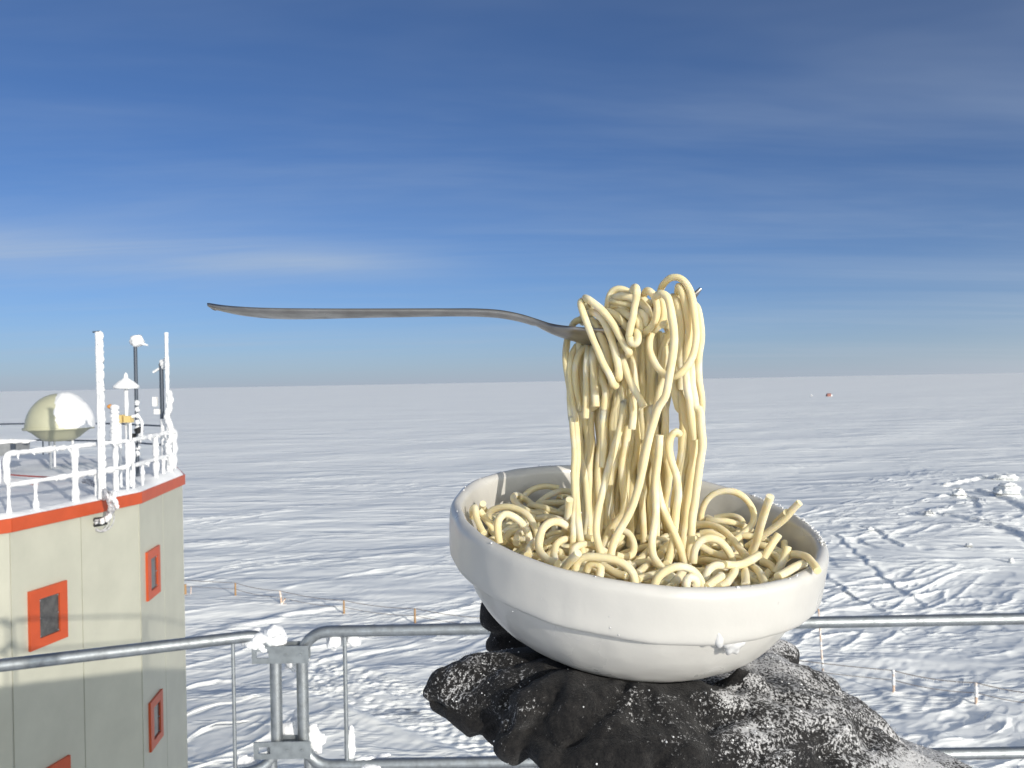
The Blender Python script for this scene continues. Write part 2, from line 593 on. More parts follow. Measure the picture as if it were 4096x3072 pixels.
# ================================================================== SNOW PLAIN
WIND = np.array([math.cos(R_(36)), math.sin(R_(36))])


def seg_dist(x, y, pl):
    best = np.full(x.shape, 1e9); side = np.zeros(x.shape)
    for (ax, ay), (bx, by) in zip(pl[:-1], pl[1:]):
        dx, dy = bx - ax, by - ay
        L = dx * dx + dy * dy
        t = np.clip(((x - ax) * dx + (y - ay) * dy) / L, 0, 1)
        d = np.hypot(x - ax - t * dx, y - ay - t * dy)
        s = np.sign((x - ax) * dy - (y - ay) * dx)
        q = d < best
        best = np.where(q, d, best); side = np.where(q, s, side)
    return best, side


def gpt(px, py):
    """point of the flat plain seen at a pixel (used to lay out ruts and heaps)"""
    d = at(px, py, 1.0) - CAMP
    t = -EYE / d[2]
    return (d[0] * t, d[1] * t)


RUTS = [  # ruts and drift edges seen on the plain: points, width, height
    ([gpt(3790, 2068), gpt(3870, 2085), gpt(3990, 2110), gpt(4060, 2130), gpt(4200, 2200)], 0.9, 0.45, 'step'),
    ([gpt(3700, 2062), gpt(3800, 2030), gpt(3880, 2008)], 0.6, 0.35, 'ridge'),
    ([gpt(3690, 2015), gpt(3750, 1998), gpt(3800, 1985)], 0.6, 0.35, 'ridge'),
    ([gpt(3780, 1945), gpt(3860, 1928), gpt(3940, 1910)], 0.7, 0.4, 'step'),
    ([gpt(3850, 1985), gpt(3905, 2002), gpt(3915, 2030)], 0.6, 0.35, 'step'),
    ([gpt(3920, 1965), gpt(3990, 1985), gpt(4060, 2010), gpt(4120, 2045)], 0.8, 0.4, 'step'),
    ([gpt(3460, 2118), gpt(3520, 2135), gpt(3560, 2165), gpt(3600, 2185)], 0.5, 0.2, 'step'),
    ([gpt(3380, 2450), gpt(3480, 2500), gpt(3600, 2540)], 0.25, 0.10, 'ridge'),
    ([gpt(3560, 2770), gpt(3640, 2860), gpt(3720, 2930), gpt(3800, 2990)], 0.35, 0.11, 'ridge'),
    ([gpt(3640, 2765), gpt(3700, 2745), gpt(3800, 2780), gpt(3910, 2830), gpt(4040, 2935), gpt(4160, 3040)], 0.35, 0.12, 'ridge'),
    ([gpt(3300, 2300), gpt(3420, 2390), gpt(3520, 2440)], 0.3, 0.12, 'step'),
    ([gpt(3350, 2150), gpt(3440, 2230), gpt(3560, 2330), gpt(3700, 2420)], 0.4, 0.13, 'step'),
    ([gpt(1150, 2345), gpt(1330, 2312), gpt(1500, 2280), gpt(1660, 2258)], 0.5, 0.16, 'ridge'),
    ([gpt(1400, 2240), gpt(1600, 2215), gpt(1790, 2190)], 0.5, 0.14, 'ridge'),
    ([gpt(800, 2540), gpt(950, 2500), gpt(1150, 2450), gpt(1330, 2420)], 0.6, 0.20, 'ridge'),
    ([gpt(760, 2325), gpt(950, 2295), gpt(1150, 2270)], 0.5, 0.15, 'ridge'),
    ([gpt(760, 2850), gpt(880, 2810), gpt(1000, 2790)], 0.3, 0.12, 'step'),
    ([gpt(760, 2950), gpt(860, 2900), gpt(960, 2885)], 0.3, 0.12, 'step'),
    ([gpt(760, 2740), gpt(860, 2720), gpt(930, 2725)], 0.3, 0.12, 'step'),
]
TRACKS = [  # broken snow left by a tracked vehicle
    [gpt(1230, 2660), gpt(1400, 2700), gpt(1700, 2790), gpt(2000, 2890), gpt(2400, 3040)],
    [gpt(1250, 2730), gpt(1400, 2785), gpt(1600, 2850), gpt(1800, 2930), gpt(2000, 3010)],
]


def plain_height(x, y):
    D = np.hypot(x, y)
    u = x * WIND[0] + y * WIND[1]
    v = -x * WIND[1] + y * WIND[0]
    wu = 1.6 * NZ[0].n2(u / 9, v / 7); wv = 0.9 * NZ[1].n2(u / 8 + 9, v / 6)
    u2, v2 = u + wu, v + wv
    fade = lambda w: np.clip(1.6 - D * D / (EYE * 819.0) / w, 0, 1)
    h = 0.24 * NZ[2].n2(u2 / 42, v2 / 17) * fade(6)
    h += 0.06 * NZ[3].n2(u2 / 12, v2 / 5) * fade(2.5)
    r = 1 - np.abs(NZ[4].n2(u2 / 5.0, v2 / 1.5))
    patch = np.clip(0.30 + 1.9 * NZ[9].n2(u / 26, v / 8), 0.03, 1.15)
    h += 0.085 * (r ** 4) * fade(1.2) * patch
    r2 = 1 - np.abs(NZ[5].n2(u2 / 1.7 + 5, v2 / 0.6))
    h += 0.026 * (r2 ** 3) * fade(0.5) * patch
    h += 0.012 * NZ[6].n2(u2 / 0.6, v2 / 0.3) * fade(0.25)
    # scoured pits and old footprints on the right
    rt = np.clip((x - 0.08 * D) / (0.2 * D + 1), 0, 1)
    pit = np.clip(NZ[7].n2(x / 1.5 + 3, y / 2.2) - 0.34, 0, 1)
    h -= 0.24 * pit * rt * fade(1.0) * np.clip(0.35 + 1.2 * NZ[10].n2(x / 11, y / 13), 0, 1)
    s2 = 1 - np.abs(NZ[8].n2((x * .8 - y * .6) / 5, (x * .6 + y * .8) / 1.4))
    h += 0.035 * rt * s2 ** 3 * fade(0.8)
    for pl, w, a, kind in RUTS:
        c = np.mean(pl, 0)
        q = np.hypot(x - c[0], y - c[1]) < 22
        if not q.any(): continue
        xs, ys = x[q], y[q]
        d, sd = seg_dist(xs + 0.25 * NZ[0].n2(xs * 0.9, ys * 0.9), ys + 0.25 * NZ[1].n2(xs * 0.9, ys * 0.9), pl)
        k = np.exp(-(d / w) ** 2)
        k *= 0.75 + 0.6 * NZ[2].n2(xs * 0.7, ys * 0.7)
        a *= 0.7
        if kind == 'ridge': h[q] += a * 0.8 * k
        else: h[q] += a * k * np.where(sd < 0, 0.9, -0.6) * np.tanh(d / (w * 0.25))
    for pl in TRACKS:
        d, sd = seg_dist(x, y, pl)
        k = np.exp(-(d / 0.75) ** 4)
        h += k * (0.05 * NZ[6].n2(x * 3.3, y * 3.3) + 0.04 * NZ[7].n2(x * 1.5, y * 5) - 0.03) + 0.05 * np.exp(-((d - 0.95) / 0.25) ** 2)
    return h


def build_plain():
    a1 = np.arange(-37, 37.01, 0.1)
    a2 = np.arange(37, 323, 3.0)[1:]
    ang = np.radians(np.concatenate([a1, a2]))
    dy = 1 / 819.0
    ys = np.concatenate([np.arange(0.60, 0.10, -dy * 0.68), np.arange(0.10, 0.0006, -dy * 0.5)])
    rad = np.concatenate([[2.0, 6, 11, 15, 18], EYE / ys, [26000, 40000]])
    rad = rad[np.concatenate([[True], np.diff(rad) > 0])]
    A, Rr = np.meshgrid(ang, rad)
    x = Rr * np.sin(A); y = Rr * np.cos(A)
    z = plain_height(x.ravel(), y.ravel()).reshape(x.shape)
    nr, na = x.shape
    V = np.stack([x, y, z], -1).reshape(-1, 3)
    idx = np.arange(nr * na).reshape(nr, na)
    nx = np.roll(idx, -1, 1)
    Q = np.stack([idx[:-1], idx[1:], nx[1:], nx[:-1]], -1).reshape(-1, 4)
    # centre fan
    V = np.vstack([V, [[0, 0, 0]]])
    me = bpy.data.meshes.new('snow_ground')
    fan = np.stack([np.full(na, nr * na), idx[0], nx[0]], -1)
    me.vertices.add(len(V)); me.vertices.foreach_set('co', V.ravel())
    nl = Q.size + fan.size
    me.loops.add(nl); me.loops.foreach_set('vertex_index', np.concatenate([Q.ravel(), fan.ravel()]).astype(np.int32))
    st = np.concatenate([np.arange(len(Q)) * 4, Q.size + np.arange(na) * 3]).astype(np.int32)
    me.polygons.add(len(st)); me.polygons.foreach_set('loop_start', st)
    me.update(calc_edges=True)
    me.polygons.foreach_set('use_smooth', np.ones(len(st), bool))
    me.materials.append(M['snow'])
    o = bpy.data.objects.new('snow_ground', me)
    COL.objects.link(o)
    tag(o, 'wind carved white snow plain reaching the horizon', kind='structure')


build_plain()


def ground_z(x, y):
    return float(plain_height(np.array([float(x)]), np.array([float(y)]))[0])


# ================================================================== TOWERS
NF = 18
RT = 9.25


def corner(c, k, phase, r=RT):
    a = R_(phase + 20 * k)
    return np.array([c[0] + r * math.cos(a), c[1] + r * math.sin(a)])


def tower(centre, phase, roof_z, label, win_faces, floors, snow_seed):
    T = empty('round_tower', (*centre, 0), label, 'tower')
    c = np.array(centre)
    wall = MB()
    ring = [corner(c, k, phase, RT - 0.022) for k in range(NF)]
    v = [(*p, z) for z in (1.6, roof_z - 0.06) for p in ring]
    wall.add(v, [(k, (k + 1) % NF, NF + (k + 1) % NF, NF + k) for k in range(NF)] + [tuple(range(NF))[::-1], tuple(range(NF, 2 * NF))], False)
    wall.build('wall_core', M['joint'], T)
    pan = {}
    for k in range(NF):
        p0, p1 = corner(c, k, phase), corner(c, k + 1, phase)
        t = (p1 - p0) / np.linalg.norm(p1 - p0); nrm = np.array([t[1], -t[0]])
        L = np.linalg.norm(p1 - p0)
        for h in (0, 1):
            g = 0.010
            s0, s1 = (0.02 if h == 0 else L / 2 + g), (L / 2 - g if h == 0 else L - 0.02)
            wins = [w for (kk, w) in win_faces if kk == k] if h == 0 else []
            zs = [1.6, roof_z - 0.25]
            b = MB()
            mid = p0 + t * (s0 + s1) / 2 - nrm * 0.04
            b.box((*mid, (zs[0] + zs[1]) / 2), (s1 - s0, 0.08, zs[1] - zs[0]), [(*t, 0), (*nrm, 0), (0, 0, 1)])
            b.build('wall_panel', M['wall'], T)
        # orange eaves band
        bb = MB()
        q0 = p0 + nrm * 0.06; q1 = p1 + nrm * 0.06
        mid = (q0 + q1) / 2 - nrm * 0.06
        bb.box((*mid, roof_z - 0.125), (L + 0.015, 0.13, 0.23), [(*t, 0), (*nrm, 0), (0, 0, 1)])
        bb.build('eaves_band', M['orange'], T)
        for (kk, ztop) in win_faces:
            if kk != k: continue
            a, w, hgt = 0.1077 * L, 0.263 * L, 1.02
            f = MB()
            x0, x1 = a, a + w
            i0, i1 = a + 0.21, a + 0.21 + 0.457
            zi1, zi0 = ztop - 0.18, ztop - 0.86
            z0 = ztop - hgt
            ax = [(*t, 0), (*nrm, 0), (0, 0, 1)]

            def bx(sa, sb, za, zb, th, off):
                pm = p0 + t * (sa + sb) / 2 + nrm * off
                return (*pm, (za + zb) / 2), (sb - sa, th, zb - za), ax
            win = None
            f.box(*bx(x0, i0, z0, ztop, 0.06, 0.02)); f.box(*bx(i1, x1, z0, ztop, 0.06, 0.02))
            f.box(*bx(i0, i1, zi1, ztop, 0.058, 0.02)); f.box(*bx(i0, i1, z0, zi0, 0.058, 0.02))
            win = f.build('window', M['orange'], T)
            g_ = MB(); g_.box(*bx(i0, i1, zi0, zi1, 0.02, 0.008)); g_.build('pane', M['pane'], win)
            s_ = MB()
            for q in (0, 1):
                for zz in (zi0 + 0.03, (zi0 + zi1) / 2, zi1 - 0.03):
                    s_.box(*bx(i0 + 0.015 if q == 0 else i1 - 0.035, i0 + 0.035 if q == 0 else i1 - 0.015, zz - 0.01, zz + 0.01, 0.02, 0.026))
            s_.build('clips', M['galv_flat'], win)['kind'] = 'stuff'
    for k in range(0, NF, 3):
        p = corner(c, k, phase, RT - 2.2)
        lg = MB(); lg.tube([(*p, -0.4), (*p, 1.65)], 0.35, 14); lg.build('support_leg', M['orange'], T)
    return T


OC = (-16.90, 17.2)
ROOF = EYE - 2.10
PH = -3.0
wins = []
for z in (3.42, 6.57, 9.72):
    wins += [(17, EYE - z), (0, EYE - z)]      # faces -23..-3 and -3..17
tower(OC, PH, ROOF, 'pale cream round tower with orange eaves band and small orange framed windows', wins, 3, 1)
MYC = (0.67, -5.83)
MYR = EYE - 2.09
tower(MYC, 80.0, MYR, 'cream round tower whose railed roof the bowl is held up on', [], 3, 2)


def roof_snow(c, phase, z, name, label, lip, seed, thick=0.10):
    """snow lying on the roof; its lumpy edge sits on top of the orange band"""
    b = MB()
    na, nr = 360, 60
    V = []
    for j in range(nr + 1):
        fr = j / nr
        for i in range(na):
            a = 2 * math.pi * i / na
            k = ((math.degrees(a) - phase) % 20) - 10
            rr = RT * math.cos(R_(10)) / math.cos(R_(k))
            r_ = (rr + lip) * (fr ** 0.8)
            V.append((c[0] + r_ * math.cos(a), c[1] + r_ * math.sin(a), fr))
    V = np.array(V)
    P2 = V[:, :2]
    edge = np.clip((V[:, 2] - 0.93) / 0.07, 0, 1)
    drift = NZ[seed].n2(P2[:, 0] / 1.3, P2[:, 1] / 1.3)
    zz = z + thick * (0.5 + 0.8 * NZ[seed + 1].n2(P2[:, 0] / 3, P2[:, 1] / 3) + 0.35 * drift) + 0.10 * np.clip(drift + 0.1, 0, 1) * np.exp(-((V[:, 2] - 0.955) / 0.03) ** 2)
    zz = np.maximum(zz, z + 0.012)
    zz = np.where(V[:, 2] >= 0.9999, z - 0.012, zz)
    V[:, 2] = zz
    f = [(j * na + i, (j + 1) * na + i, (j + 1) * na + (i + 1) % na, j * na + (i + 1) % na) for j in range(nr) for i in range(na)]
    b.add(V, f)
    o = b.build(name, M['roofsnow'], loc=(*c, z))
    tag(o, label, 'snow')
    return o


roof_snow(OC, PH, ROOF, 'roof_snow', 'drifted white snow covering the roof of the cream tower, shaded in blue stripes', 0.03, 3, 0.12)
roof_snow(MYC, 80.0, MYR, 'deck_snow', 'trodden snow on the roof deck behind the nearest railing', -0.02, 5, 0.05)


# ------------------------------------------------------------------ railings
def loop_points(p0, p1, zlo, zhi, rr=0.10, n=7):
    """rounded rectangle of pipe in the vertical plane through p0-p1"""
    p0 = np.array(p0); p1 = np.array(p1)
    L = np.linalg.norm(p1 - p0); t = (p1 - p0) / L
    out = []
    for (s, z, a0) in ((L - rr, zhi - rr, 90), (rr, zhi - rr, 180), (rr, zlo + rr, 270), (L - rr, zlo + rr, 360)):
        aa = np.linspace(R_(a0 - 90), R_(a0), n)
        for a in aa:
            out.append((s + rr * math.cos(a), z + rr * math.sin(a)))
    # resample straight runs
    res = []
    for i in range(len(out)):
        a = np.array(out[i]); b = np.array(out[(i + 1) % len(out)])
        k = max(1, int(np.linalg.norm(b - a) / 0.08))
        for q in range(k):
            res.append(a + (b - a) * q / k)
    return np.array([(*(p0 + t * s), z) for s, z in res])


# our own railing: pipe loops bolted together at the corners
RAIL = empty('guard_railing', (-0.93, 3.28, MYR), 'nearest grey galvanised pipe railing running across the frame behind the bowl', 'railing')
zt, zb = EYE - 0.986, EYE - 1.523
PR = 0.0232


def face_line(k, inset, gap0, gap1):
    a, b = corner(MYC, k, 80.0, RT - inset), corner(MYC, k + 1, 80.0, RT - inset)
    t = (b - a) / np.linalg.norm(b - a)
    return a + t * gap0, b - t * gap1


faces = {}
for k in range(-3, 4):
    a, b = face_line(k, 0.0, 0.030 if k == 1 else 0.075, 0.075)
    faces[k] = (a, b)
    lp = MB(); lp.tube(loop_points(a, b, zb, zt, 0.105), PR, 16, closed=True)
    lp.build('rail_loop', M['galv'], RAIL)
    t = (b - a) / np.linalg.norm(b - a)
    L = np.linalg.norm(b - a)
    for s in ((L - 0.172 if k == 0 else 0.160,) if k in (0, 1) else (0.3, L - 0.3)):
        p = a + t * s
        bar = MB(); bar.tube([(*p, zb), (*p, zt)], 0.0085 if k == 0 else 0.0075, 10)
        bar.build('baluster', M['galv'], RAIL)
    for s in (0.02, L - 0.02):
        p = a + t * s
        ps = MB(); ps.tube([(*(p), MYR - 0.02), (*(p), zb + 0.1)], 0.02, 10); ps.build('post', M['galv'], RAIL)


def bracket(p, q, z, hole):
    """flat clamp plate with a slot, bolted across two pipes"""
    t = (q - p) / np.linalg.norm(q - p); nr = np.array([t[1], -t[0]])
    if nr.dot(-p) < 0: nr = -nr
    off = PR + 0.006
    L = np.linalg.norm(q - p); h = 0.068
    b = MB()
    ax = [(*t, 0), (*nr, 0), (0, 0, 1)]
    def bx(s0, s1, z0, z1):
        c = p + t * (s0 + s1) / 2 + nr * off
        b.box((*c, (z0 + z1) / 2), (s1 - s0, 0.007, z1 - z0), ax)
    s0, s1, z0, z1 = hole
    bx(0, s0, z - h / 2, z + h / 2); bx(s1, L, z - h / 2, z + h / 2)
    bx(s0, s1, z + z1, z + h / 2); bx(s0, s1, z - h / 2, z + z0)
    # bolt heads and back plate
    o = b.build('clamp_bracket', M['galv_flat'], RAIL)
    for s in (L * 0.60, L * 0.86):
        bo = MB(); c = p + t * s + nr * (off + 0.002)
        bo.tube([(*c, z), (*(c + nr * 0.006), z)], 0.006, 6)
        bo.build('bolt', M['galv_flat'], o)
    bp = MB(); c = p + t * L * 0.62 - nr * off
    bp.box((*c, z), (L * 0.7, 0.006, h), ax); bp.build('back_plate', M['galv_flat'], o)


D0 = 3.27
for yy in (2609, 2988):
    z = at(1130, yy, D0)[2]
    pl = at(1017 + (yy - 2609) * 0.02, yy, D0)[:2]; pr = at(1241 + (yy - 2609) * 0.02, yy, D0)[:2]
    bracket(pl, pr, z, (0.018, 0.066, -0.012, 0.014))

# snow caught on that railing
for i, (nm, px, py, d, rad, lab) in enumerate([
    ('snow_clump', 1085, 2548, 3.27, (0.085, 0.06, 0.055), 'bright snow clump on top of the rounded end of the left railing'),
    ('snow_clump', 1165, 2650, 3.34, (0.040, 0.04, 0.040), 'small snow wad between the two upright pipes under the upper clamp'),
    ('snow_clump', 1340, 2562, 3.31, (0.045, 0.03, 0.040), 'snow lump hanging beside the thin bar under the top rail'),
    ('snow_clump', 1170, 2920, 3.34, (0.060, 0.05, 0.060), 'snow pile filling the gap above the lower clamp'),
    ('snow_clump', 1262, 2965, 3.31, (0.050, 0.03, 0.065), 'ragged snow mass to the right of the right upright pipe'),
    ('snow_clump', 1400, 2990, 3.30, (0.020, 0.02, 0.090), 'tall thin snow fringe frozen along the thin bar'),
    ('snow_clump', 1010, 3060, 3.32, (0.070, 0.04, 0.050), 'bright snow heap low down by the bottom of the left railing end'),
    ('snow_clump', 1480, 3050, 3.30, (0.080, 0.04, 0.024), 'flat snow strip lying on the lower rail'),
    ('snow_clump', 1412, 2562, 3.31, (0.040, 0.03, 0.045), 'little snow knob right of the thin bar below the top rail'),
]):
    b = MB(); p = at(px, py, d)
    for q in range(12):
        o_ = rng.normal(size=3) * np.array(rad) * 0.42
        b.blob(p + o_, np.array(rad) * rng.uniform(0.28, 0.6), seed=i * 5 + q, amp=0.5, freq=1.7, sub=2)
    b.blob(p, np.array(rad) * 0.62, seed=i, amp=0.4, freq=1.5, sub=3)
    tag(fuse(b, 0.006, nm, M['roofsnow'], loc=p, smooth=6, amp=0.0045, freq=45, seed=i), lab, 'snow clump', 'snow clumps caught on the nearest railing')


# railing of the other tower: thick with hoar frost on the near side
ORAIL = empty('roof_railing', (*OC, ROOF), 'white frost-caked pipe railing around the roof of the cream tower', 'railing')


def frosty(b, P, r0, amp, seed, seg=9):
    P = np.asarray(P)
    n = NZ[seed % 12].n3(P * 5.0) + 0.7 * NZ[(seed + 3) % 12].n3(P * 13.0)
    P = P + np.array([0.25, -0.15, -0.1]) * (r0 * 0.5) * n[:, None]
    b.tube(P, r0 * (1 + amp * n), seg)


for k in range(NF):
    p0, p1 = corner(OC, k, PH, RT - 0.14), corner(OC, k + 1, PH, RT - 0.14)
    t = (p1 - p0) / np.linalg.norm(p1 - p0)
    a, b_ = p0 + t * 0.07, p1 - t * 0.07
    near = k in (15, 16, 17, 0, 1)
    L = np.linalg.norm(b_ - a)
    zl, zh = ROOF + 0.52, ROOF + 1.05
    lp = MB()
    P = loop_points(a, b_, zl, zh, 0.12)
    if near: frosty(lp, np.vstack([P, P[:1]]), 0.050, 0.6, k)
    else: lp.tube(P, 0.024, 8, closed=True)
    lp.build('rail_loop', M['frost'] if near else M['dark_steel'], ORAIL)
    sp = (0.05, 0.62, 1.55, 2.1, L - 0.05) if near else (0.05, L - 0.05)
    for q, s in enumerate(sp):
        p = a + t * s
        top = zh if q in (0, 2, 4) or not near else zl + 0.02
        Z = np.linspace(ROOF - 0.01, top, 26)
        ps = MB()
        P = np.array([(*p, z) for z in Z])
        if near:
            frosty(ps, P, 0.060 if q in (2,) else 0.038, 0.6, k + q)
        else: ps.tube(P, 0.02, 8)
        ps.build('post', M['frost'] if near else M['dark_steel'], ORAIL)
    if near:   # hoar frost needles
        nd = MB()
        for q in range(26):
            s = rng.uniform(0, L); zz = rng.choice([zl, zh])
            p = np.array([*(a + t * s), zz])
            e = p + np.array([rng.uniform(0, .1), -rng.uniform(0, .06), rng.uniform(-.12, .07)])
            nd.tube([p, (p + e) / 2, e], [0.03, 0.022, 0.004], 5)
        tag(nd.build('frost_needles', M['frost'], ORAIL), kind='stuff')


# ------------------------------------------------------------------ things on the other roof
def frost_mast(name, px, d, ytop, ybase, r, label, material='frost', group='masts on the cream tower roof', amp=0.3, seed=0):
    top = at(px, ytop, d); base = at(px + (ybase - ytop) * 0.018, ybase, d)
    base[2] = min(base[2], ROOF + 0.02); base[0] = top[0]; base[1] = top[1]
    T = empty(name, base, label, 'mast', group)
    b = MB()
    P = np.array([base + (top - base) * f for f in np.linspace(0, 1, 40)])
    if material == 'frost': frosty(b, P, r, amp, seed)
    else: b.tube(P, r, 10)
    b.build('pole', M[material], T)
    return T, top, base


T, top, base = frost_mast('antenna_mast', 392, 15.6, 1328, 1890, 0.052, 'tall white frost-coated mast just right of the radome', seed=1)
b = MB()
for z in np.linspace(0.1, 3.1, 22):
    b.blob(top + np.array([0.05, -0.01, -z]), (0.055, 0.05, 0.11), seed=int(z * 9), amp=0.5, sub=2)
b.build('frost_fringe', M['frost'], T)
b = MB(); b.tube([top + np.array([-0.10, 0, 0.0]), top + np.array([0.03, 0, 0.01])], 0.016, 6); b.build('top_bracket', M['dark_steel'], T)

T, top, base = frost_mast('antenna_mast', 541, 18.5, 1375, 1760, 0.040, 'dark blue mast with a snow cap and a short side arm', 'dark_steel')
b = MB(); b.blob(top + np.array([0.03, 0, 0.06]), (0.15, 0.12, 0.14), 4, 0.35, sub=3)
b.tube([top + np.array([0.05, 0, 0.03]), top + np.array([0.28, 0, -0.04])], [0.04, 0.02], 7)
b.build('snow_cap', M['frost'], T)
b = MB()
for q in range(9):
    b.blob(top + np.array([0.02, -0.02, -1.35 - q * 0.14]), (0.055, 0.05, 0.07), q, 0.6, sub=2)
b.build('frost_fringe', M['frost'], T)

T, top, base = frost_mast('antenna_mast', 504, 17.6, 1545, 1780, 0.038, 'white mast topped by a pointed snow hat', seed=5)
b = MB(); b.lathe([(0.0, 0.30), (0.035, 0.26), (0.05, 0.17), (0.16, 0.10), (0.27, 0.0), (0.26, -0.05), (0.05, -0.06)], top, (0, 0, 1), 20)
b.build('snow_hat', M['frost'], T)

T, top, base = frost_mast('antenna_mast', 645, 19.6, 1452, 1735, 0.050, 'mast with dark upper half and small side box, left of the tallest frosted mast', 'dark_steel', seed=6)
b = MB(); b.blob(top + np.array([0.08, 0, -0.02]), (0.12, 0.1, 0.13), 8, 0.4, sub=3)
b.build('snow_cap', M['frost'], T)
b = MB(); P = np.array([base + np.array([0.03, 0, z]) for z in np.linspace(0, 1.35, 24)]); frosty(b, P, 0.075, 0.25, 4); b.build('frost_sleeve', M['frost'], T)
b = MB(); b.tube([top + np.array([0, 0, -0.1]), top + np.array([-0.2, 0, -0.22])], 0.03, 6); b.build('side_arm', M['frost'], T)
b = MB(); b.box(top + np.array([-0.15, -0.03, -0.92]), (0.10, 0.08, 0.22)); b.box(top + np.array([-0.10, -0.02, -1.16]), (0.14, 0.1, 0.12)); b.build('side_box', M['white_paint'], T)

T, top, base = frost_mast('antenna_mast', 665, 19.4, 1330, 1735, 0.045, 'tallest white frosted mast at the right edge of the tower roof', seed=7, amp=0.35)
b = MB()
for q in range(16):
    b.blob(base + np.array([0.03 + 0.04 * math.sin(q), -0.01, 0.1 + q * 0.12]), (0.075, 0.07, 0.12), q + 3, 0.5, sub=2)
b.build('frost_fringe', M['frost'], T)

T, top, base = frost_mast('lamp_post', 458, 16.4, 1632, 1930, 0.055, 'short frosted post with a small amber lamp on top', group='masts on the cream tower roof', seed=8)
T['category'] = 'lamp post'
b = MB(); b.blob(top + np.array([-0.09, 0, 0.03]), (0.06, 0.05, 0.05), 2, 0.2, sub=2); b.build('amber_lamp', M['amber'], T)
b = MB()
for q in range(10):
    b.blob(top + np.array([0.01, -0.02, -q * 0.08]), (0.09, 0.085, 0.07), q, 0.35, sub=2)
b.build('frost_fringe', M['frost'], T)

# yellow instrument box on a stand
p = at(498, 1675, 17.4)
T = empty('instrument_box', (p[0], p[1], ROOF), 'small yellow instrument box on thin legs among the masts', 'box')
b = MB(); b.box(p + np.array([-0.10, 0, 0]), (0.15, 0.16, 0.17)); b.build('housing', M['yellow'], T)
b = MB(); b.box(p + np.array([0.09, 0.0, -0.01]), (0.15, 0.16, 0.14)); b.build('housing', M['yellow'], T)
b = MB(); b.tube([(p[0] - .1, p[1], ROOF), (p[0] - .1, p[1], p[2] - 0.08)], 0.03, 8); b.build('leg', M['frost'], T)
b = MB(); b.tube([(p[0] + .12, p[1], ROOF), (p[0] + .12, p[1], p[2] - 0.07)], 0.03, 8); b.build('leg', M['frost'], T)
b = MB(); frosty(b, spline([p + np.array([.16, 0, .04]), p + np.array([.28, 0, .06]), p + np.array([.36, 0, -.05]), p + np.array([.36, 0, -.4])], 0.05), 0.03, 0.4, 2); b.build('frosted_cable', M['frost'], T)

# small dark instrument on the rail
p = at(548, 1727, 18.0)
T = empty('rail_camera', p + np.array([0, 0, -0.3]), 'tiny dark device clamped on the frosted railing below the masts', 'device')
b = MB(); b.box(p + np.array([.04, 0, .03]), (0.14, 0.12, 0.12), [(.9, 0, .4), (0, 1, 0), (-.4, 0, .9)]); b.box(p + np.array([-.08, 0, -.1]), (0.1, 0.1, 0.13)); b.build('body', M['black_rubber'], T)
b = MB(); b.tube([p + np.array([0, 0, -.35]), p], 0.022, 7); b.build('stem', M['dark_steel'], T)

# radome
RD = 22.0
rc = at(236, 1651 + 60, RD); rr_ = 0.81
T = empty('radome', (rc[0], rc[1], ROOF), 'olive cream radome dome with its right half plastered in snow', 'radome')
b = MB(); b.lathe([(rr_ * math.cos(a), rr_ * math.sin(a) * 1.14) for a in np.linspace(0, math.pi / 2 - 0.01, 22)], rc, (0, 0, 1), 56)
b.build('dome', M['radome'], T)
b = MB(); b.lathe([(rr_ - .02, 0.02), (rr_ + 0.05, 0.02), (rr_ + 0.05, -0.035), (rr_ - .05, -0.035)], rc, (0, 0, 1), 56); b.build('flange', M['radome'], T)
b = MB(); b.lathe([(rr_ * .97, -0.03), (rr_ * .80, -0.12), (rr_ * .62, -0.25), (rr_ * .45, -0.34), (0.1, -0.36)], rc, (0, 0, 1), 40); b.build('base_bowl', M['radome'], T)
# snow plastered on the windward side
b = MB()
v, f = ico(5)
sd = np.array([0.93, 0.10, 0.30]); sd /= np.linalg.norm(sd)
up_ = v[:, 2] > -0.04
dt = v @ sd + 0.08 * NZ[3].n3(v * 4)
thick = np.clip((dt - 0.36) * 0.55, -0.02, 0.085) + np.where(dt > 0.36, 0.03 * NZ[4].n3(v * 5), 0)
keep = [q for q in f if all(up_[i] and dt[i] > 0.33 for i in q)]
vv = rc + v * (rr_ * (1 + thick))[:, None] * np.array([1, 1, 1.14])
us = sorted(set(i for q in keep for i in q)); mp_ = {o: i for i, o in enumerate(us)}
b.add(vv[us], [tuple(mp_[i] for i in q) for q in keep])
b.build('snow_crust', M['frost'], T)
for a in (20, 140, 260):
    lg = MB()
    q = rc + np.array([0.32 * math.cos(R_(a)), 0.32 * math.sin(R_(a)), -0.34]); lg.tube([q, (q[0] * 1.0, q[1], ROOF)], 0.03, 7)
    lg.build('leg', M['frost'], T)

# long low cabinet at the left edge of that roof
p = at(40, 1785, 20.0)
T = empty('roof_cabinet', (p[0] - .8, p[1], ROOF), 'low snow-topped cabinet at the left edge of the tower roof', 'cabinet')
b = MB(); b.box((p[0] - .9, p[1], p[2] - 0.05), (2.3, 0.8, 0.30)); b.build('casing', M['deck'], T)
b = MB(); b.box((p[0] + .32, p[1] - .40, p[2] - 0.02), (0.10, 0.06, 0.22)); b.build('end_plate', M['dark_steel'], T)
b = MB(); b.blob((p[0] - .9, p[1], p[2] + 0.12), (1.4, 0.55, 0.10), 3, 0.25, sub=4); b.blob((p[0] - 1.3, p[1] + .2, p[2] + 0.3), (0.7, 0.5, 0.35), 6, 0.35, sub=4); b.build('snow_cover', M['roofsnow'], T)

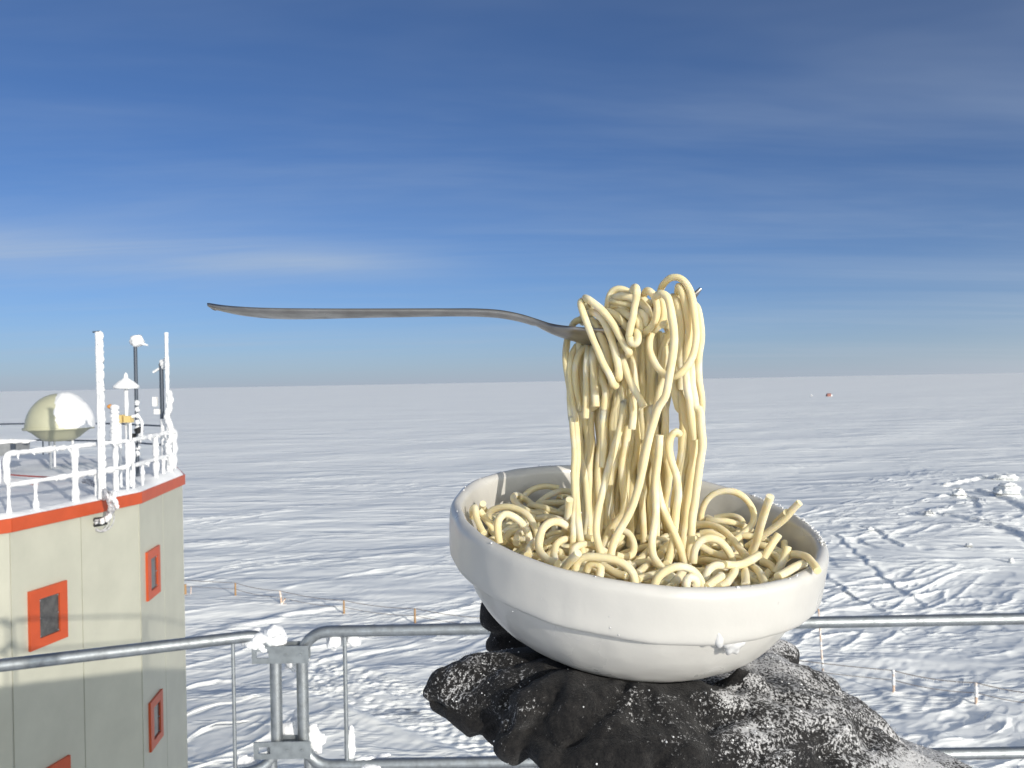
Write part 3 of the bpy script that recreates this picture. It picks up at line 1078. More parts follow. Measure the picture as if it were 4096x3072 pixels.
# cable bundle hanging over the eaves
cab = empty('cable_bundle', at(420, 2000, 16.4), 'frosted grey cable bundle looping over the orange band of the tower', 'cables')
c3n = lambda x, y: (300 + x * 260 / 1659, 1900 + y * 260 / 1659)
for i in range(11):
    o1 = rng.uniform(-1, 1, 4)
    pts = []
    for q, (x, y, d) in enumerate([(250, 150, 16.6), (480, 190 + 20 * i / 2, 16.4), (700, 330, 15.9), (850, 520, 15.28), (915, 720, 15.28), (925, 900, 15.36), (880, 1050, 15.42), (760, 1150, 15.44), (560, 1190, 15.46)]):
        px, py = c3n(x + o1[q % 4] * 85, y + o1[(q + 1) % 4] * 45)
        pts.append(at(px, py, d + o1[(q + 2) % 4] * 0.05))
    if i > 7:
        for (x, y) in [(420, 1280), (560, 1400), (760, 1390), (930, 1220), (960, 1000)]:
            px, py = c3n(x + o1[0] * 60, y + o1[1] * 50); pts.append(at(px, py, 15.52))
    b = MB(); b.tube(spline(pts, 0.05), 0.021 if i < 8 else 0.009, 6); b.build('cable', M['cable'], cab)
b = MB()
for q, (x, y) in enumerate([(990, 560), (1010, 650), (1050, 720), (1070, 800), (1010, 500), (700, 1180), (820, 1120), (880, 1060)]):
    px, py = c3n(x, y); b.blob(at(px, py, 15.30), (0.040, 0.03, 0.06), q, 0.6, sub=3)
b.build('frost_lump', M['frost'], cab)
b = MB()
for (x, y) in [(480, 1150), (450, 1280)]:
    px, py = c3n(x, y); e = at(px, py, 15.5); b.tube([e, e + np.array([0.25, 0.05, 0.03])], [0.045, 0.03], 8)
b.build('connector', M['black_rubber'], cab)

# red cables lying on the roof snow
for i, pts in enumerate([[(30, 1898), (90, 1903), (160, 1907), (230, 1909), (330, 1906)], [(25, 1930), (80, 1934), (150, 1938)]]):
    P = []
    for (px, py) in pts:
        d = at(px, py, 1.0) - CAMP; tt = (ROOF + 0.16 - EYE) / d[2]; P.append(CAMP + d * tt)
    b = MB(); b.tube(spline(P, 0.1), 0.018, 6)
    tag(b.build('red_cable', M['redcable'], loc=P[0]), ['longer dark red cable lying across the tower roof snow', 'shorter dark red cable nearest the left edge of the tower roof'][i], 'cable', 'red cables on the tower roof')

# ================================================================== ROPE FENCE AND FAR THINGS
posts = []
for (px, yb, yt, lean, thin, lab) in [
    (742, 2375, 2335, 0, 0.07, 'stubby brown stake half hidden by the tower corner'),
    (763, 2373, 2345, 2, 0.03, 'thin whitish stake beside the tower corner'),
    (942, 2382, 2332, 0, 0.055, 'brown wooden stake second along from the tower'),
    (1127, 2409, 2357, -7, 0.06, 'leaning pale stake with a splayed foot'),
    (1376, 2444, 2391, 0, 0.055, 'brown wooden stake above the elbow of the right railing'),
    (1660, 2484, 2426, 0, 0.055, 'brown wooden stake nearest the left of the bowl'),
]:
    posts.append((px, yb, yt, lean, thin, lab))
tops = []
fpts = []
for (px, yb, yt, lean, thin, lab) in posts:
    x, y = gpt(px, yb)
    D = y; h = (yb - yt) / F * D
    z = ground_z(x, y)
    tp = np.array([x + lean / F * D, y, z + h])
    T = empty('fence_stake', (x, y, z), lab, 'stake', 'stakes of the rope fence')
    b = MB(); b.tube([(x, y, z - 0.15), (x + lean / F * D * .5, y, z + h * .5), tp], [thin, thin * .95, thin * .85], 8); b.build('stake', M['wood'] if thin > 0.05 and lean == 0 else M['bamboo'], T)
    if lean < 0:
        b = MB(); b.tube([(x, y, z), (x + .22, y - .05, z + .3)], [thin, thin * .8], 8); b.tube([(x - .02, y, z - .05), (x + .25, y - .05, z - .03)], 0.05, 8); b.build('brace', M['bamboo'], T)
    fpts.append(tp)
for (px, yb, yt, thin, lab) in [
    (3292, 2690, 2440, 0.045, 'tall thin pole right of the bowl, orange at its top and frosted white below'),
    (3575, 2780, 2692, 0.05, 'frosted stake left of the two at lower right'),
    (3905, 2832, 2746, 0.055, 'frosted stake right of the two at lower right, browner at its foot'),
]:
    x, y = gpt(px, yb); D = y; h = (yb - yt) / F * D; z = ground_z(x, y)
    lean = -14 if px < 3300 else 0
    T = empty('fence_stake', (x, y, z), lab, 'stake', 'stakes of the rope fence')
    tp = np.array([x + lean / F * D, y, z + h])
    b = MB(); b.tube([(x, y, z - 0.15), (x + lean / F * D / 2, y, z + h / 2), tp], [thin, thin, thin * 0.8], 8); b.build('stake', M['bamboo'], T)
    b = MB()
    for q in range(6):
        f_ = rng.uniform(0.4, 1) if px > 3300 else rng.uniform(0.05, 0.8)
        b.blob((x + lean / F * D * f_ - .01, y - .02, z + h * f_), (thin * 1.05, thin * 1.05, 0.09), q, 0.5, sub=2)
    b.build('frost', M['frost'], T)
    fpts.append(tp if px > 3300 else np.array([x, y, z + 0.85]))
fence_pts = fpts[2:6]
A_ = fpts[5]; B_ = fpts[7]
fence_pts = [fpts[0] + np.array([-6, 3.2, 0.1])] + fpts[2:6] + [A_ + (B_ - A_) * f + np.array([0, 0, 0.02]) for f in (0.22, 0.43, 0.64)] + [B_, fpts[8], fpts[8] + (fpts[8] - B_), fpts[8] + 2 * (fpts[8] - B_)]
for hgt, rad_, lab in ((0.0, 0.016, 'upper rope strung along the tops of the stakes'), (-0.36, 0.013, 'lower rope strung halfway up the stakes')):
    P = []
    for i in range(len(fence_pts) - 1):
        a, b_ = fence_pts[i], fence_pts[i + 1]
        for q in range(10):
            t_ = q / 10; P.append(a + (b_ - a) * t_ + np.array([0, 0, hgt - 0.10 * 4 * t_ * (1 - t_)]))
    b = MB(); b.tube(P, rad_, 6)
    fr = MB()
    T = b.build('fence_rope', M['rope'], loc=P[0])
    tag(T, lab, 'rope', 'ropes of the fence')
    if hgt == 0.0:
        for i in range(220):
            q = P[-1 - int(rng.integers(0, 42))]
            q2 = np.array(q) + np.array([rng.uniform(-.4, .4), 0, 0])
            q2[1] = q[1] - (q2[0] - q[0]) * 0.5
            fr.tube([q2, q2 + np.array([0.0, 0, -rng.uniform(.03, .16)])], [0.013, 0.004], 4)
        o = fr.build('frost_fringe', M['frost']); o.parent = T; o.matrix_parent_inverse = Matrix.Translation(-Vector(P[0]))
        tag(o, kind='stuff')

# far red shelter and white hut near the horizon
x, y = gpt(3316, 1586)
k_ = 1.0
T = empty('field_shelter', (x, y, 0), 'tiny red shelter far off on the snow plain', 'hut')
s = y / F * 0.72
b = MB(); b.box((x - 2 * s, y, 5.5 * s), (22 * s, 20 * s, 12 * s)); b.build('wall', M['shelter'], T)
b = MB(); b.tube([(x - 13 * s, y - 4 * s, 11 * s), (x + 9 * s, y - 4 * s, 11 * s)], 6.5 * s, 12); b.build('roof', M['shelter'], T)
b = MB(); b.box((x + 11 * s, y - 1 * s, 5 * s), (5 * s, 18 * s, 11 * s)); b.build('end_wall', M['white_paint'], T)
x, y = gpt(3245, 1586)
T = empty('field_hut', (x, y, 0), 'tiny white hut far off left of the red shelter', 'hut')
b = MB(); b.lathe([(5 * s, 0), (5.5 * s, 5 * s), (4.5 * s, 8.5 * s), (2 * s, 11 * s), (0.1 * s, 11.5 * s)], (x, y, 0), (0, 0, 1), 20); b.build('shell', M['white_paint'], T)
b = MB(); b.box((x, y - 5 * s, 3 * s), (3 * s, 2 * s, 6 * s)); b.build('door', M['dark_steel'], T)

for i, (px, py, w, h, lab) in enumerate([
    (3835, 1992, 52, 34, 'rounded white snow block standing among the ruts at right'),
    (4030, 1985, 95, 46, 'widest snow heap near the right edge of the frame'),
    (4020, 1918, 90, 22, 'low snow bank beyond the rounded block'),
    (4045, 2246, 22, 18, 'small snow lump low at the right edge'),
    (3480, 2130, 24, 13, 'small bright snow chunk right of the bowl rim'),
    (3875, 2192, 26, 14, 'small snow chunk right of the drift edge'),
    (3715, 2070, 40, 18, 'broken snow chunk at the tip of the drift edge'),
]):
    x, y = gpt(px, py); D = y
    b = MB(); z = ground_z(x, y)
    rx, rz = w / F * D / 2, h / F * D
    b.blob((x, y, z + rz * .25), (rx, rx * .8, rz * .8), i + 2, 0.35, 1.8, 4)
    b.blob((x - rx * .4, y - .1, z + rz * .1), (rx * .7, rx * .6, rz * .5), i + 5, 0.4, 2, 3)
    tag(b.build('snow_heap', M['snow'], loc=(x, y, z)), lab, 'snow heap', 'snow heaps on the plain')

# ================================================================== BOWL
BC = np.array([0.0502, 0.0530, 0.3344])         # centre of the rim plane, camera coordinates
BA, BB = 0.1652, 0.0815
BN = np.array([math.sin(BB) * math.cos(BA), -math.cos(BB) * math.cos(BA), -math.sin(BA)])
BCW = raw(BC)
BNW = raw(BC + BN) - BCW
bowl = empty('bowl', BCW - BNW * 0.053, 'white glazed bowl of frozen noodles with an ice drip under its rim', 'bowl')
mm = 0.001
prof = [(30, -52), (32.5, -53), (34, -52.6), (37, -51), (46, -48), (55.5, -42), (62.5, -34), (66.3, -26.5), (67.8, -22.2), (68.3, -20.6), (70.0, -20.05),
        (73.2, -19.5), (74.3, -18.2), (74.8, -12), (75.0, -6), (74.8, -2.4), (74.0, -0.8), (72.8, 0.0), (71.4, -0.3), (70.3, -1.6), (69.6, -4.5),
        (68.6, -12), (66.5, -22), (61, -34), (48, -44), (25, -48.5), (0.3, -49)]
# refine the profile so that the glaze reads as rounded
pp = spline([(a * mm, b_ * mm, 0) for a, b_ in prof], 0.0012)
b = MB()
b.lathe([(q[0], q[1]) for q in pp], BCW, BNW, 160)
b.lathe([(0.0002, -0.0515), (0.030, -0.052)], BCW, BNW, 160)
# frozen drips swell the outside unevenly
vv = b.v[0]
rel = vv - BCW
hgt = rel @ BNW
rad3 = rel - np.outer(hgt, BNW)
rl = np.linalg.norm(rad3, axis=1) + 1e-9
outer = (np.arange(len(vv)) < len(vv) * 0.60) & (hgt > -0.050)
sw = 0.00045 * NZ[2].n3(rel * 45) + 0.00030 * NZ[3].n3(rel * np.array([150, 150, 90]))
lip = np.exp(-((hgt + 0.0195) / 0.0025) ** 2)
sw = sw + lip * 0.0003 * NZ[5].n3(rel * 60) + np.exp(-((hgt) / 0.002) ** 2) * 0.0005 * NZ[6].n3(rel * 90)
vv = vv + np.where(outer, sw, 0)[:, None] * rad3 / rl[:, None]
lowlip = np.where(outer & (hgt < -0.012) & (hgt > -0.0225), 0.0005 * NZ[7].n3(rel * 40), 0)
vv = vv + np.outer(lowlip, BNW)
b.v[0] = vv
b.build('body', M['ceramic'], bowl)


def bowl_surface(px, py, r, off=0.0):
    """point where the pixel ray meets the outside of the bowl (cylinder of radius r about its axis)"""
    d = np.array([(px - 2048) / F, (py - 1536) / F, 1.0])
    # solve |(t d - C) - n n.(t d - C)| = r
    n = BN
    dp = d - n * d.dot(n); cp = BC - n * BC.dot(n)
    A2, B2, C2 = dp.dot(dp), -2 * dp.dot(cp), cp.dot(cp) - r * r
    t = (-B2 - math.sqrt(max(B2 * B2 - 4 * A2 * C2, 0))) / (2 * A2)
    return raw(d * (t + off))


b = MB()
for i, (px, py, r, sx, sz) in enumerate([(2868, 2535, 0.0732, 1.8, 2.6), (2872, 2555, 0.0735, 2.0, 2.4), (2876, 2572, 0.0732, 1.6, 1.8),
                                         (2905, 2568, 0.0715, 2.2, 2.2), (2935, 2572, 0.0712, 2.6, 2.4), (2915, 2590, 0.0705, 1.7, 2.6), (2942, 2592, 0.0705, 1.5, 2.2), (2962, 2566, 0.0715, 2.0, 1.8), (2910, 2606, 0.0702, 1.0, 1.3)]):
    b.blob(bowl_surface(px, py, r), np.array([sx, 1.9, sz]) * mm, i, 0.08, 1.2, 3)
fuse(b, 0.0006, 'ice_drip', M['ice'], bowl, smooth=5)
b = MB()
for i in range(26):
    if i < 17:
        px = rng.uniform(2020, 2480); py = 2330 + (px - 1990) * 0.24 + rng.uniform(-50, 130)
    else: px, py = rng.uniform(2500, 3150), rng.uniform(2400, 2500)
    p = bowl_surface(px, py, 0.0746)
    s_ = rng.uniform(.2, .5)
    b.blob(p, np.array([s_, 0.4 * s_, s_ * 0.8]) * mm, i, 0.3, 1.5, 2)
b.build('frozen_droplets', M['ice'], bowl)['kind'] = 'stuff'
b = MB()
for i in range(130):
    a = rng.uniform(-0.6, 0.3) if i < 100 else rng.uniform(0, 6.28)
    u_ = np.cross(BN, [0, 0, 1.0]); u_ /= np.linalg.norm(u_); w_ = np.cross(BN, u_)
    uu = -u_ if False else u_
    rr2 = 0.0728 + rng.normal() * 0.0006
    e1 = np.array([1, 0, 0]) - BN * BN[0]; e1 /= np.linalg.norm(e1); e2 = np.cross(BN, e1)
    if e2[2] > 0: e2 = -e2
    p = raw(BC + rr2 * (math.cos(a) * e1 + math.sin(a) * e2 * 1.0) + BN * 0.0001)
    b.blob(p, np.array([.45, .45, .35]) * mm * rng.uniform(.4, 1.2), i, 0.5, 2, 1)
o = b.build('rim_frost', M['frost'], bowl); o['kind'] = 'stuff'

# ================================================================== FORK
FD = 0.327                                     # depth of the noodle wrap
FKD = 0.3335                                   # depth of the fork's long axis
fork = empty('fork', at(835, 1235, FKD + 0.038), 'stainless steel fork held level in the air by frozen noodles', 'fork')


def fork_station(px, py, w, t, tilt=0.0):
    return (at(px, py, FD), w, t)


top_line = [(850, 1227, 6, 1.9), (860, 1222, 14, 2.0), (890, 1227, 19, 2.1), (940, 1236, 23, 2.3), (1020, 1244, 25, 2.5), (1120, 1248, 24, 2.6), (1250, 1248, 21, 2.6), (1400, 1246, 17, 2.6), (1600, 1243, 13, 2.7),
            (1800, 1240, 9, 2.8), (1920, 1240, 8.2, 3.0), (2010, 1246, 7.8, 3.1), (2090, 1262, 8, 3.0), (2150, 1281, 9, 2.9), (2200, 1299, 12, 2.6), (2240, 1310, 17, 2.3), (2290, 1318, 21.5, 2.1), (2350, 1324, 22, 2.0), (2420, 1326, 22.5, 2.0), (2500, 1314, 22.5, 1.9)]
fk = lambda px: FKD - (px - 2535) * (0.0060 / 265)          # left end further from the camera
P = np.array([at(a, b_, fk(a)) for a, b_, _, _ in top_line]); W = np.array([w for _, _, w, _ in top_line]) * mm * 1.08; TH = np.array([t for *_, t in top_line]) * mm * 1.2
# resample
S = spline(np.c_[P, ], 0.002)
par = np.concatenate([[0], np.cumsum(np.linalg.norm(np.diff(P, axis=0), axis=1))])
ps_ = np.concatenate([[0], np.cumsum(np.linalg.norm(np.diff(S, axis=0), axis=1))])
W2 = np.interp(ps_ / ps_[-1], par / par[-1], W); T2 = np.interp(ps_ / ps_[-1], par / par[-1], TH)
side = FWD * math.cos(R_(-3)) + UP * math.sin(R_(-3)) + RIGHT * 0.12
side /= np.linalg.norm(side)      # across the fork: away from the camera, slightly down


def cross(P, w, t, dish, tang):
    nrm = np.cross(side, tang); nrm /= np.linalg.norm(nrm)
    if nrm[2] < 0: nrm = -nrm
    out = []
    n = 9
    for i in range(n):                     # top face, near edge to far edge
        s = -1 + 2 * i / (n - 1)
        out.append(P + side * (w / 2 * s) - nrm * dish * (1 - s * s) )
    for i in range(n):                     # under face back
        s = 1 - 2 * i / (n - 1)
        out.append(P + side * (w / 2 * s * 0.93) - nrm * (t + dish * (1 - s * s) + (0.25 * t) * (1 - s * s)))
    return out


Tg = np.gradient(S, axis=0); Tg /= np.linalg.norm(Tg, axis=1)[:, None]
b = MB()
V = []
for i in range(len(S)):
    px_like = ps_[i] / ps_[-1]
    dish = 0.0 if px_like < 0.80 else 0.0042 * min(1, (px_like - 0.80) / 0.12)
    base = 0.0009 if px_like < .8 else 0.0004
    V += cross(S[i] , W2[i], T2[i] * 0.55, dish + (0.0004 if px_like < .8 else 0), Tg[i])
n = 18
fc = []
for i in range(len(S) - 1):
    for k in range(n):
        fc.append((i * n + k, i * n + (k + 1) % n, (i + 1) * n + (k + 1) % n, (i + 1) * n + k))
b.add(V, fc)
b.add(V[:n], [tuple(range(n))[::-1]], False); b.add(V[-n:], [tuple(range(n))], False)
b.build('handle', M['fork'], fork)
tine_line = [(2490, 1312, 5.2, 1.7), (2560, 1296, 4.6, 1.7), (2630, 1268, 4.2, 1.7), (2700, 1230, 3.8, 1.6), (2760, 1192, 3.2, 1.5), (2792, 1166, 2.2, 1.3), (2800, 1159, 1.2, 1.0)]
for q in range(4):
    off = (-1.5 + q) * 5.4 * mm
    P = np.array([at(a - 10, b_ + 4, fk(a)) + side * off for a, b_, _, _ in tine_line])
    S = spline(P, 0.002); k_ = np.linspace(0, 1, len(S))
    w_i = np.interp(k_, np.linspace(0, 1, len(tine_line)), [w * mm for _, _, w, _ in tine_line]); t_i = np.interp(k_, np.linspace(0, 1, len(tine_line)), [t * mm for *_, t in tine_line])
    Tg = np.gradient(S, axis=0); Tg /= np.linalg.norm(Tg, axis=1)[:, None]
    V = []
    for i in range(len(S)): V += cross(S[i], w_i[i], t_i[i], 0, Tg[i])
    fc = [(i * n + k, i * n + (k + 1) % n, (i + 1) * n + (k + 1) % n, (i + 1) * n + k) for i in range(len(S) - 1) for k in range(n)]
    b = MB(); b.add(V, fc); b.add(V[:n], [tuple(range(n))[::-1]], False); b.add(V[-n:], [tuple(range(n))], False)
    b.build('tine', M['fork'], fork)

# ================================================================== NOODLES
NR = 1.47 * mm
SLOPE = 0.0155 / 265


def fill_depth(px, py, h=0.009):
    d = np.array([(px - 2048) / F, (py - 1536) / F, 1.0])
    return (BC - BN * h).dot(BN) / d.dot(BN)


CR = {'a': (2200, 1050, 700 / 1787), 'b': (2200, 1600, 800 / 1659), 'r': (2700, 1800, 700 / 1659), 'l': (1750, 1800, 750 / 1778), 'f': (2350, 2100, 550 / 2212), 't': (2300, 1100, 550 / 2212)}


def px_of(c, x, y):
    o = CR[c]
    return o[0] + x * o[2], o[1] + y * o[2]


def noodle(path, label, group, r=NR, taper=True, step=0.0016):
    """path: list of (px, py, depth)"""
    P = np.array([at(*q) for q in path])
    S = spline(P, step)
    n_ = NZ[4].n3(S * 170)
    S = S + 0.32 * mm * np.c_[NZ[5].n3(S * 95), NZ[6].n3(S * 95), NZ[7].n3(S * 95)]
    b = MB(); b.tube(S, r * rng.uniform(0.93, 1.05) * (1 + 0.09 * n_), 12)
    o = b.build('noodle', M['noodle'], loc=S[-1])
    tag(o, label, 'noodle', group)
    return o


def hang(spec, off0, off1, label, fill=True, hfill=0.010, extra=None):
    """spec: [(crop, x, y[, dz mm])]; depth runs from the fork (off0) down to the food surface (off1)"""
    pts = []
    for s in spec:
        px, py = px_of(s[0], s[1], s[2]); pts.append([px, py, s[3] if len(s) > 3 else 0.0])
    pts = np.array(pts)
    L = np.concatenate([[0], np.cumsum(np.hypot(np.diff(pts[:, 0]), np.diff(pts[:, 1])))]); L /= L[-1]
    if fill: off0 *= 0.55; off1 *= 0.7; pts[:, 2] *= 0.45
    d0 = FD + off0 * mm
    sl = lambda p: -(p[0] - 2535) * SLOPE          # the fork runs from far left to near right, and the noodles with it
    if fill:
        d1 = fill_depth(pts[-1, 0], pts[-1, 1], hfill) + off1 * mm
        e = pts[-1] + (pts[-1] - pts[-2]) * min(1.0, 55 / np.hypot(*(pts[-1] - pts[-2])[:2]))
        pts = np.vstack([pts, e]); L = np.append(L, 1.06)
        return noodle([(p[0], p[1], (d0 + sl(p)) * (1 - l ** 2.5) + d1 * l ** 2.5 + p[2] * mm) for p, l in zip(pts, L)], label, 'noodles hanging between the fork and the bowl')
    d1 = FD + off1 * mm
    return noodle([(p[0], p[1], d0 + (d1 - d0) * l + sl(p) + p[2] * mm) for p, l in zip(pts, L)], label, 'noodles hanging between the fork and the bowl')


A = lambda *p: [('a', *q) for q in p]
B = lambda *p: [('b', *q) for q in p]
TT = lambda *p: [('t', *q) for q in p]
# --- loops wrapped over the fork and short ends (front ones nearest the camera)
hang(A((385, 470, 22), (340, 405, 12), (314, 410, 2), (325, 480, -1), (375, 620), (430, 760), (490, 900), (545, 1030), (605, 1150), (645, 1240), (668, 1262, 2), (672, 1215, 9), (640, 1100, 14), (600, 980, 18)), -14, -14, 'leftmost long noodle loop slanting across the fork and turning back at its foot', fill=False)
hang(A((330, 560, 22), (375, 525, 10), (430, 505, 2), (490, 530), (550, 600), (600, 710), (640, 830), (675, 960), (698, 1080), (706, 1165), (690, 1180, 6), (670, 1100, 12), (640, 960, 18)), -12, -12, 'noodle arching over the fork just inside the leftmost loop', fill=False)
hang(A((330, 610, 22), (370, 560, 8), (430, 590, 2), (490, 680), (540, 800), (580, 920), (600, 1020), (620, 1120, 5)), -9, -6, 'noodle tucked under the arch at the fork root', fill=False)
hang(A((420, 460, 26), (375, 380, 14), (362, 365, 4), (420, 400), (510, 470), (590, 560), (660, 660), (720, 770), (775, 870), (803, 910), (800, 935, 5), (770, 900, 11), (700, 790, 16)), -15, -13, 'noodle with a bare rounded end poking up left and sloping down right', fill=False)
hang(TT((380, 760, 14), (450, 640, 8), (540, 590, 2), (640, 640), (740, 740), (830, 840), (920, 930, 2), (1000, 1010, 6), (1010, 1060, 10)), -11, -8, 'noodle curving from left of the knot into its underside', fill=False)
hang(TT((640, 560, 8), (740, 590, 2), (850, 650), (960, 730), (1030, 830, 0), (1040, 920, 2), (1010, 990, 8)), -9, -6, 'noodle running under the upright loop in the knot', fill=False)
hang(TT((930, 420, 14), (930, 260, 10), (975, 205, 1), (985, 260, -1), (975, 380), (950, 520), (935, 660), (905, 800), (880, 920), (870, 1000, 1), (900, 1020, 5), (960, 950, 10)), -17, -14, 'upright noodle strap crossing the front of the knot', fill=False)
hang(TT((880, 990, 0), (900, 1080, 0), (960, 1110, 0), (1000, 1060), (1010, 960), (980, 850, 3)), -15, -13, 'small noodle hook below the upright strap', fill=False)
hang(TT((530, 640, 6), (525, 500, 1), (545, 370), (600, 270), (690, 230), (790, 240), (880, 280), (1000, 340), (1100, 390), (1180, 440, 1), (1230, 480, 6)), -5, -3, 'noodle curling over the top left of the knot', fill=False)
hang(TT((640, 360, 4), (740, 330), (850, 340), (960, 390), (1080, 460), (1170, 550), (1215, 670), (1205, 760, 1), (1150, 830, 7)), -9, -7, 'noodle sweeping through the middle of the knot and turning down', fill=False)
hang(TT((560, 420, 4), (660, 420), (780, 445), (880, 460), (980, 480, 4)), -7, -7, 'short noodle run lying flat inside the knot', fill=False)
hang(TT((560, 540, 4), (680, 480, 1), (800, 520), (900, 590, 4)), -6, -6, 'short noodle behind the flat run in the knot', fill=False)
hang(TT((1020, 600, 3), (1080, 610), (1130, 680), (1140, 780), (1100, 860, 2), (1050, 880, 7)), -11, -9, 'inner coil of the knot left of centre', fill=False)
hang(TT((990, 640, 2), (1025, 740), (1040, 850), (1030, 930, 2)), -13, -11, 'narrow coil beside the upright strap', fill=False)
hang(TT((1100, 400, 18), (1120, 300, 10), (1180, 260, 2), (1250, 320, 0), (1300, 430), (1320, 570), (1300, 700), (1240, 810), (1170, 880), (1090, 910, 2), (1050, 880, 8)), -13, -10, 'coil arching over the fork right of the upright strap', fill=False)
hang(TT((1340, 300, 10), (1380, 420, 2), (1430, 500), (1435, 620), (1410, 730), (1340, 830), (1250, 900, 2), (1150, 920, 8)), -9, -7, 'coil tucked under the arch at the right of the knot', fill=False)
hang(A((1150, 640, 0), (1190, 625, -2), (1215, 650, 0)), -12, -12, 'stubby cut noodle end facing out below the knot', fill=False)
# coils wound tight round the tines, mostly hidden by the ones in front
for i in range(11):
    t_ = i / 10
    cx = 2395 + t_ * 320; cy = np.interp(cx, [2400, 2490, 2560, 2630, 2700, 2760, 2800], [1322, 1300, 1285, 1258, 1222, 1190, 1170])
    tl = rng.uniform(-25, 25); hh = rng.uniform(48, 70); w_ = rng.uniform(11, 15) * mm
    pts = []
    for a in np.linspace(-0.5, 2 * math.pi * 0.95 - 0.5, 12):
        pts.append((cx + tl * math.sin(a) * 0.8 + 14 * a / 6, cy + 6 - hh * math.sin(a), FKD + 0.004 - (cx - 2535) * SLOPE + w_ * math.cos(a) + 0.001 * math.sin(i)))
    noodle(pts, 'noodle coil wound tightly round the fork inside the knot', 'noodles hanging between the fork and the bowl')
# --- right side loops
hang(A((1090, 340, 8), (1140, 318, 1), (1195, 350), (1225, 440), (1250, 560), (1268, 680), (1268, 820), (1250, 960), (1232, 1090), (1210, 1230), (1178, 1370)) + B((900, 60), (850, 210), (800, 400), (770, 560), (735, 720), (690, 870), (620, 1010), (550, 1130), (515, 1220), (505, 1300)), -31, -4, 'longest front noodle sweeping from the fork tip side down to lower left')
hang(A((1105, 420, 12), (1125, 300, 8), (1165, 215, 2), (1225, 165), (1300, 155), (1370, 190), (1425, 270), (1455, 370), (1472, 480), (1485, 600), (1490, 720), (1478, 850), (1440, 980), (1380, 1080), (1310, 1150), (1250, 1170, 1), (1180, 1150, 3), (1110, 1090, 4), (1050, 990, 5), (1015, 870, 6), (1020, 760, 7), (1050, 690, 9)), -6, -14, 'big noodle loop rising above the fork tip and hanging as a wide ring', fill=False)
hang(A((1330, 420, 12), (1310, 300, 8), (1325, 250, 1), (1352, 300), (1385, 420), (1410, 560), (1425, 700), (1418, 820), (1400, 950), (1385, 1080), (1395, 1250), (1420, 1400)) + B((1160, 60), (1190, 250), (1200, 330)), -9, 0, 'noodle hooked over the tines just left of the big loop', fill=False)
hang(A((1270, 360, 3), (1300, 400), (1325, 500), (1340, 640), (1340, 800), (1335, 950), (1345, 1100), (1345, 1220), (1340, 1290)), -7, -3, 'cut noodle ending in mid air at the right of the bundle', fill=False)
hang(A((1470, 420, 10), (1510, 480, 2), (1535, 580), (1545, 700), (1540, 820), (1520, 960), (1518, 1100), (1530, 1250), (1545, 1400), (1545, 1550)) + B((1250, 130), (1255, 280), (1245, 430), (1220, 580), (1205, 720), (1190, 900), (1185, 1020)), -3, 2, 'outermost noodle down the right side of the bundle')
hang(A((1440, 900, 2), (1448, 1050), (1450, 1180), (1465, 1330), (1490, 1480)) + B((1240, 80), (1255, 230), (1265, 380), (1245, 520), (1225, 680), (1200, 850), (1180, 1000), (1165, 1180), (1150, 1330)), -1, -1, 'noodle just inside the right edge swelling out at mid height')
hang(A((1240, 1100, 4), (1260, 1250), (1290, 1400), (1320, 1500)) + B((1085, 60), (1105, 190), (1130, 330), (1145, 480), (1150, 620), (1145, 760)), -3, 2, 'noodle bowing right below the big loop')
hang(A((1290, 960, 4), (1310, 1150), (1320, 1350)) + B((1090, 0), (1130, 180), (1180, 290), (1187, 420), (1175, 600), (1150, 780), (1125, 930), (1105, 1080), (1095, 1220)), 2, 1, 'straight noodle second from the right at mid height')
hang(B((1075, 290, 4), (1050, 262, 1), (1005, 300), (990, 390), (1010, 520), (1050, 640), (1065, 770), (1050, 910), (1035, 1050), (1015, 1200), (985, 1330)), -6, -3, 'noodle whose bent top hooks right at mid height')
hang(B((910, 290, 0), (905, 430), (890, 570), (875, 700), (878, 830), (875, 950), (860, 1080), (845, 1200), (855, 1290), (895, 1350), (940, 1400)), -12, -6, 'thick front noodle with a clean cut top at mid height')
hang(B((880, 640, 4), (905, 770, 2), (935, 890), (985, 1010), (1035, 1120), (1080, 1230), (1115, 1340)), -9, -6, 'noodle slanting down right from behind the cut top one')
hang(A((1175, 1180, 4), (1130, 1300), (1100, 1450), (1060, 1600)) + B((850, 60), (825, 230), (790, 420), (750, 600), (770, 720), (810, 850), (832, 960), (850, 1050)), -5, 0, 'noodle running beside the longest front one and bending right')
# --- left side
hang(A((370, 590, 16), (300, 585, 10), (250, 610, 12), (225, 650, 16), (185, 760, 14), (165, 880, 8), (160, 980), (175, 1120), (200, 1280), (210, 1430), (220, 1600)) + B((180, 150), (195, 300), (205, 450), (200, 620), (205, 780), (205, 950), (200, 1100), (190, 1240)), 0, 2, 'outermost noodle down the left side behind the fork')
hang(A((270, 850, 12), (225, 930, 4), (205, 1060), (200, 1200), (215, 1350), (240, 1500)) + B((205, 120), (220, 330), (225, 520), (215, 700), (225, 880), (240, 1050), (270, 1250)), -2, 0, 'second noodle from the left edge of the bundle')
hang(A((360, 860, 12), (300, 920, 4), (265, 1020), (258, 1150), (268, 1300), (290, 1400), (305, 1500)) + B((245, 60), (245, 180), (265, 290), (310, 400), (355, 490), (385, 600), (385, 750), (370, 900)), -4, 3, 'noodle under the fork root that bends right at mid height')
hang(A((395, 850, 8), (385, 960), (372, 1100), (372, 1250), (368, 1420), (366, 1592)), -5, -7, 'short noodle cut off highest at the left under the fork', fill=False)
hang(A((440, 860, 8), (440, 980), (445, 1120), (455, 1280), (465, 1475)), -6, -8, 'cut noodle end hanging right of the fork root', fill=False)
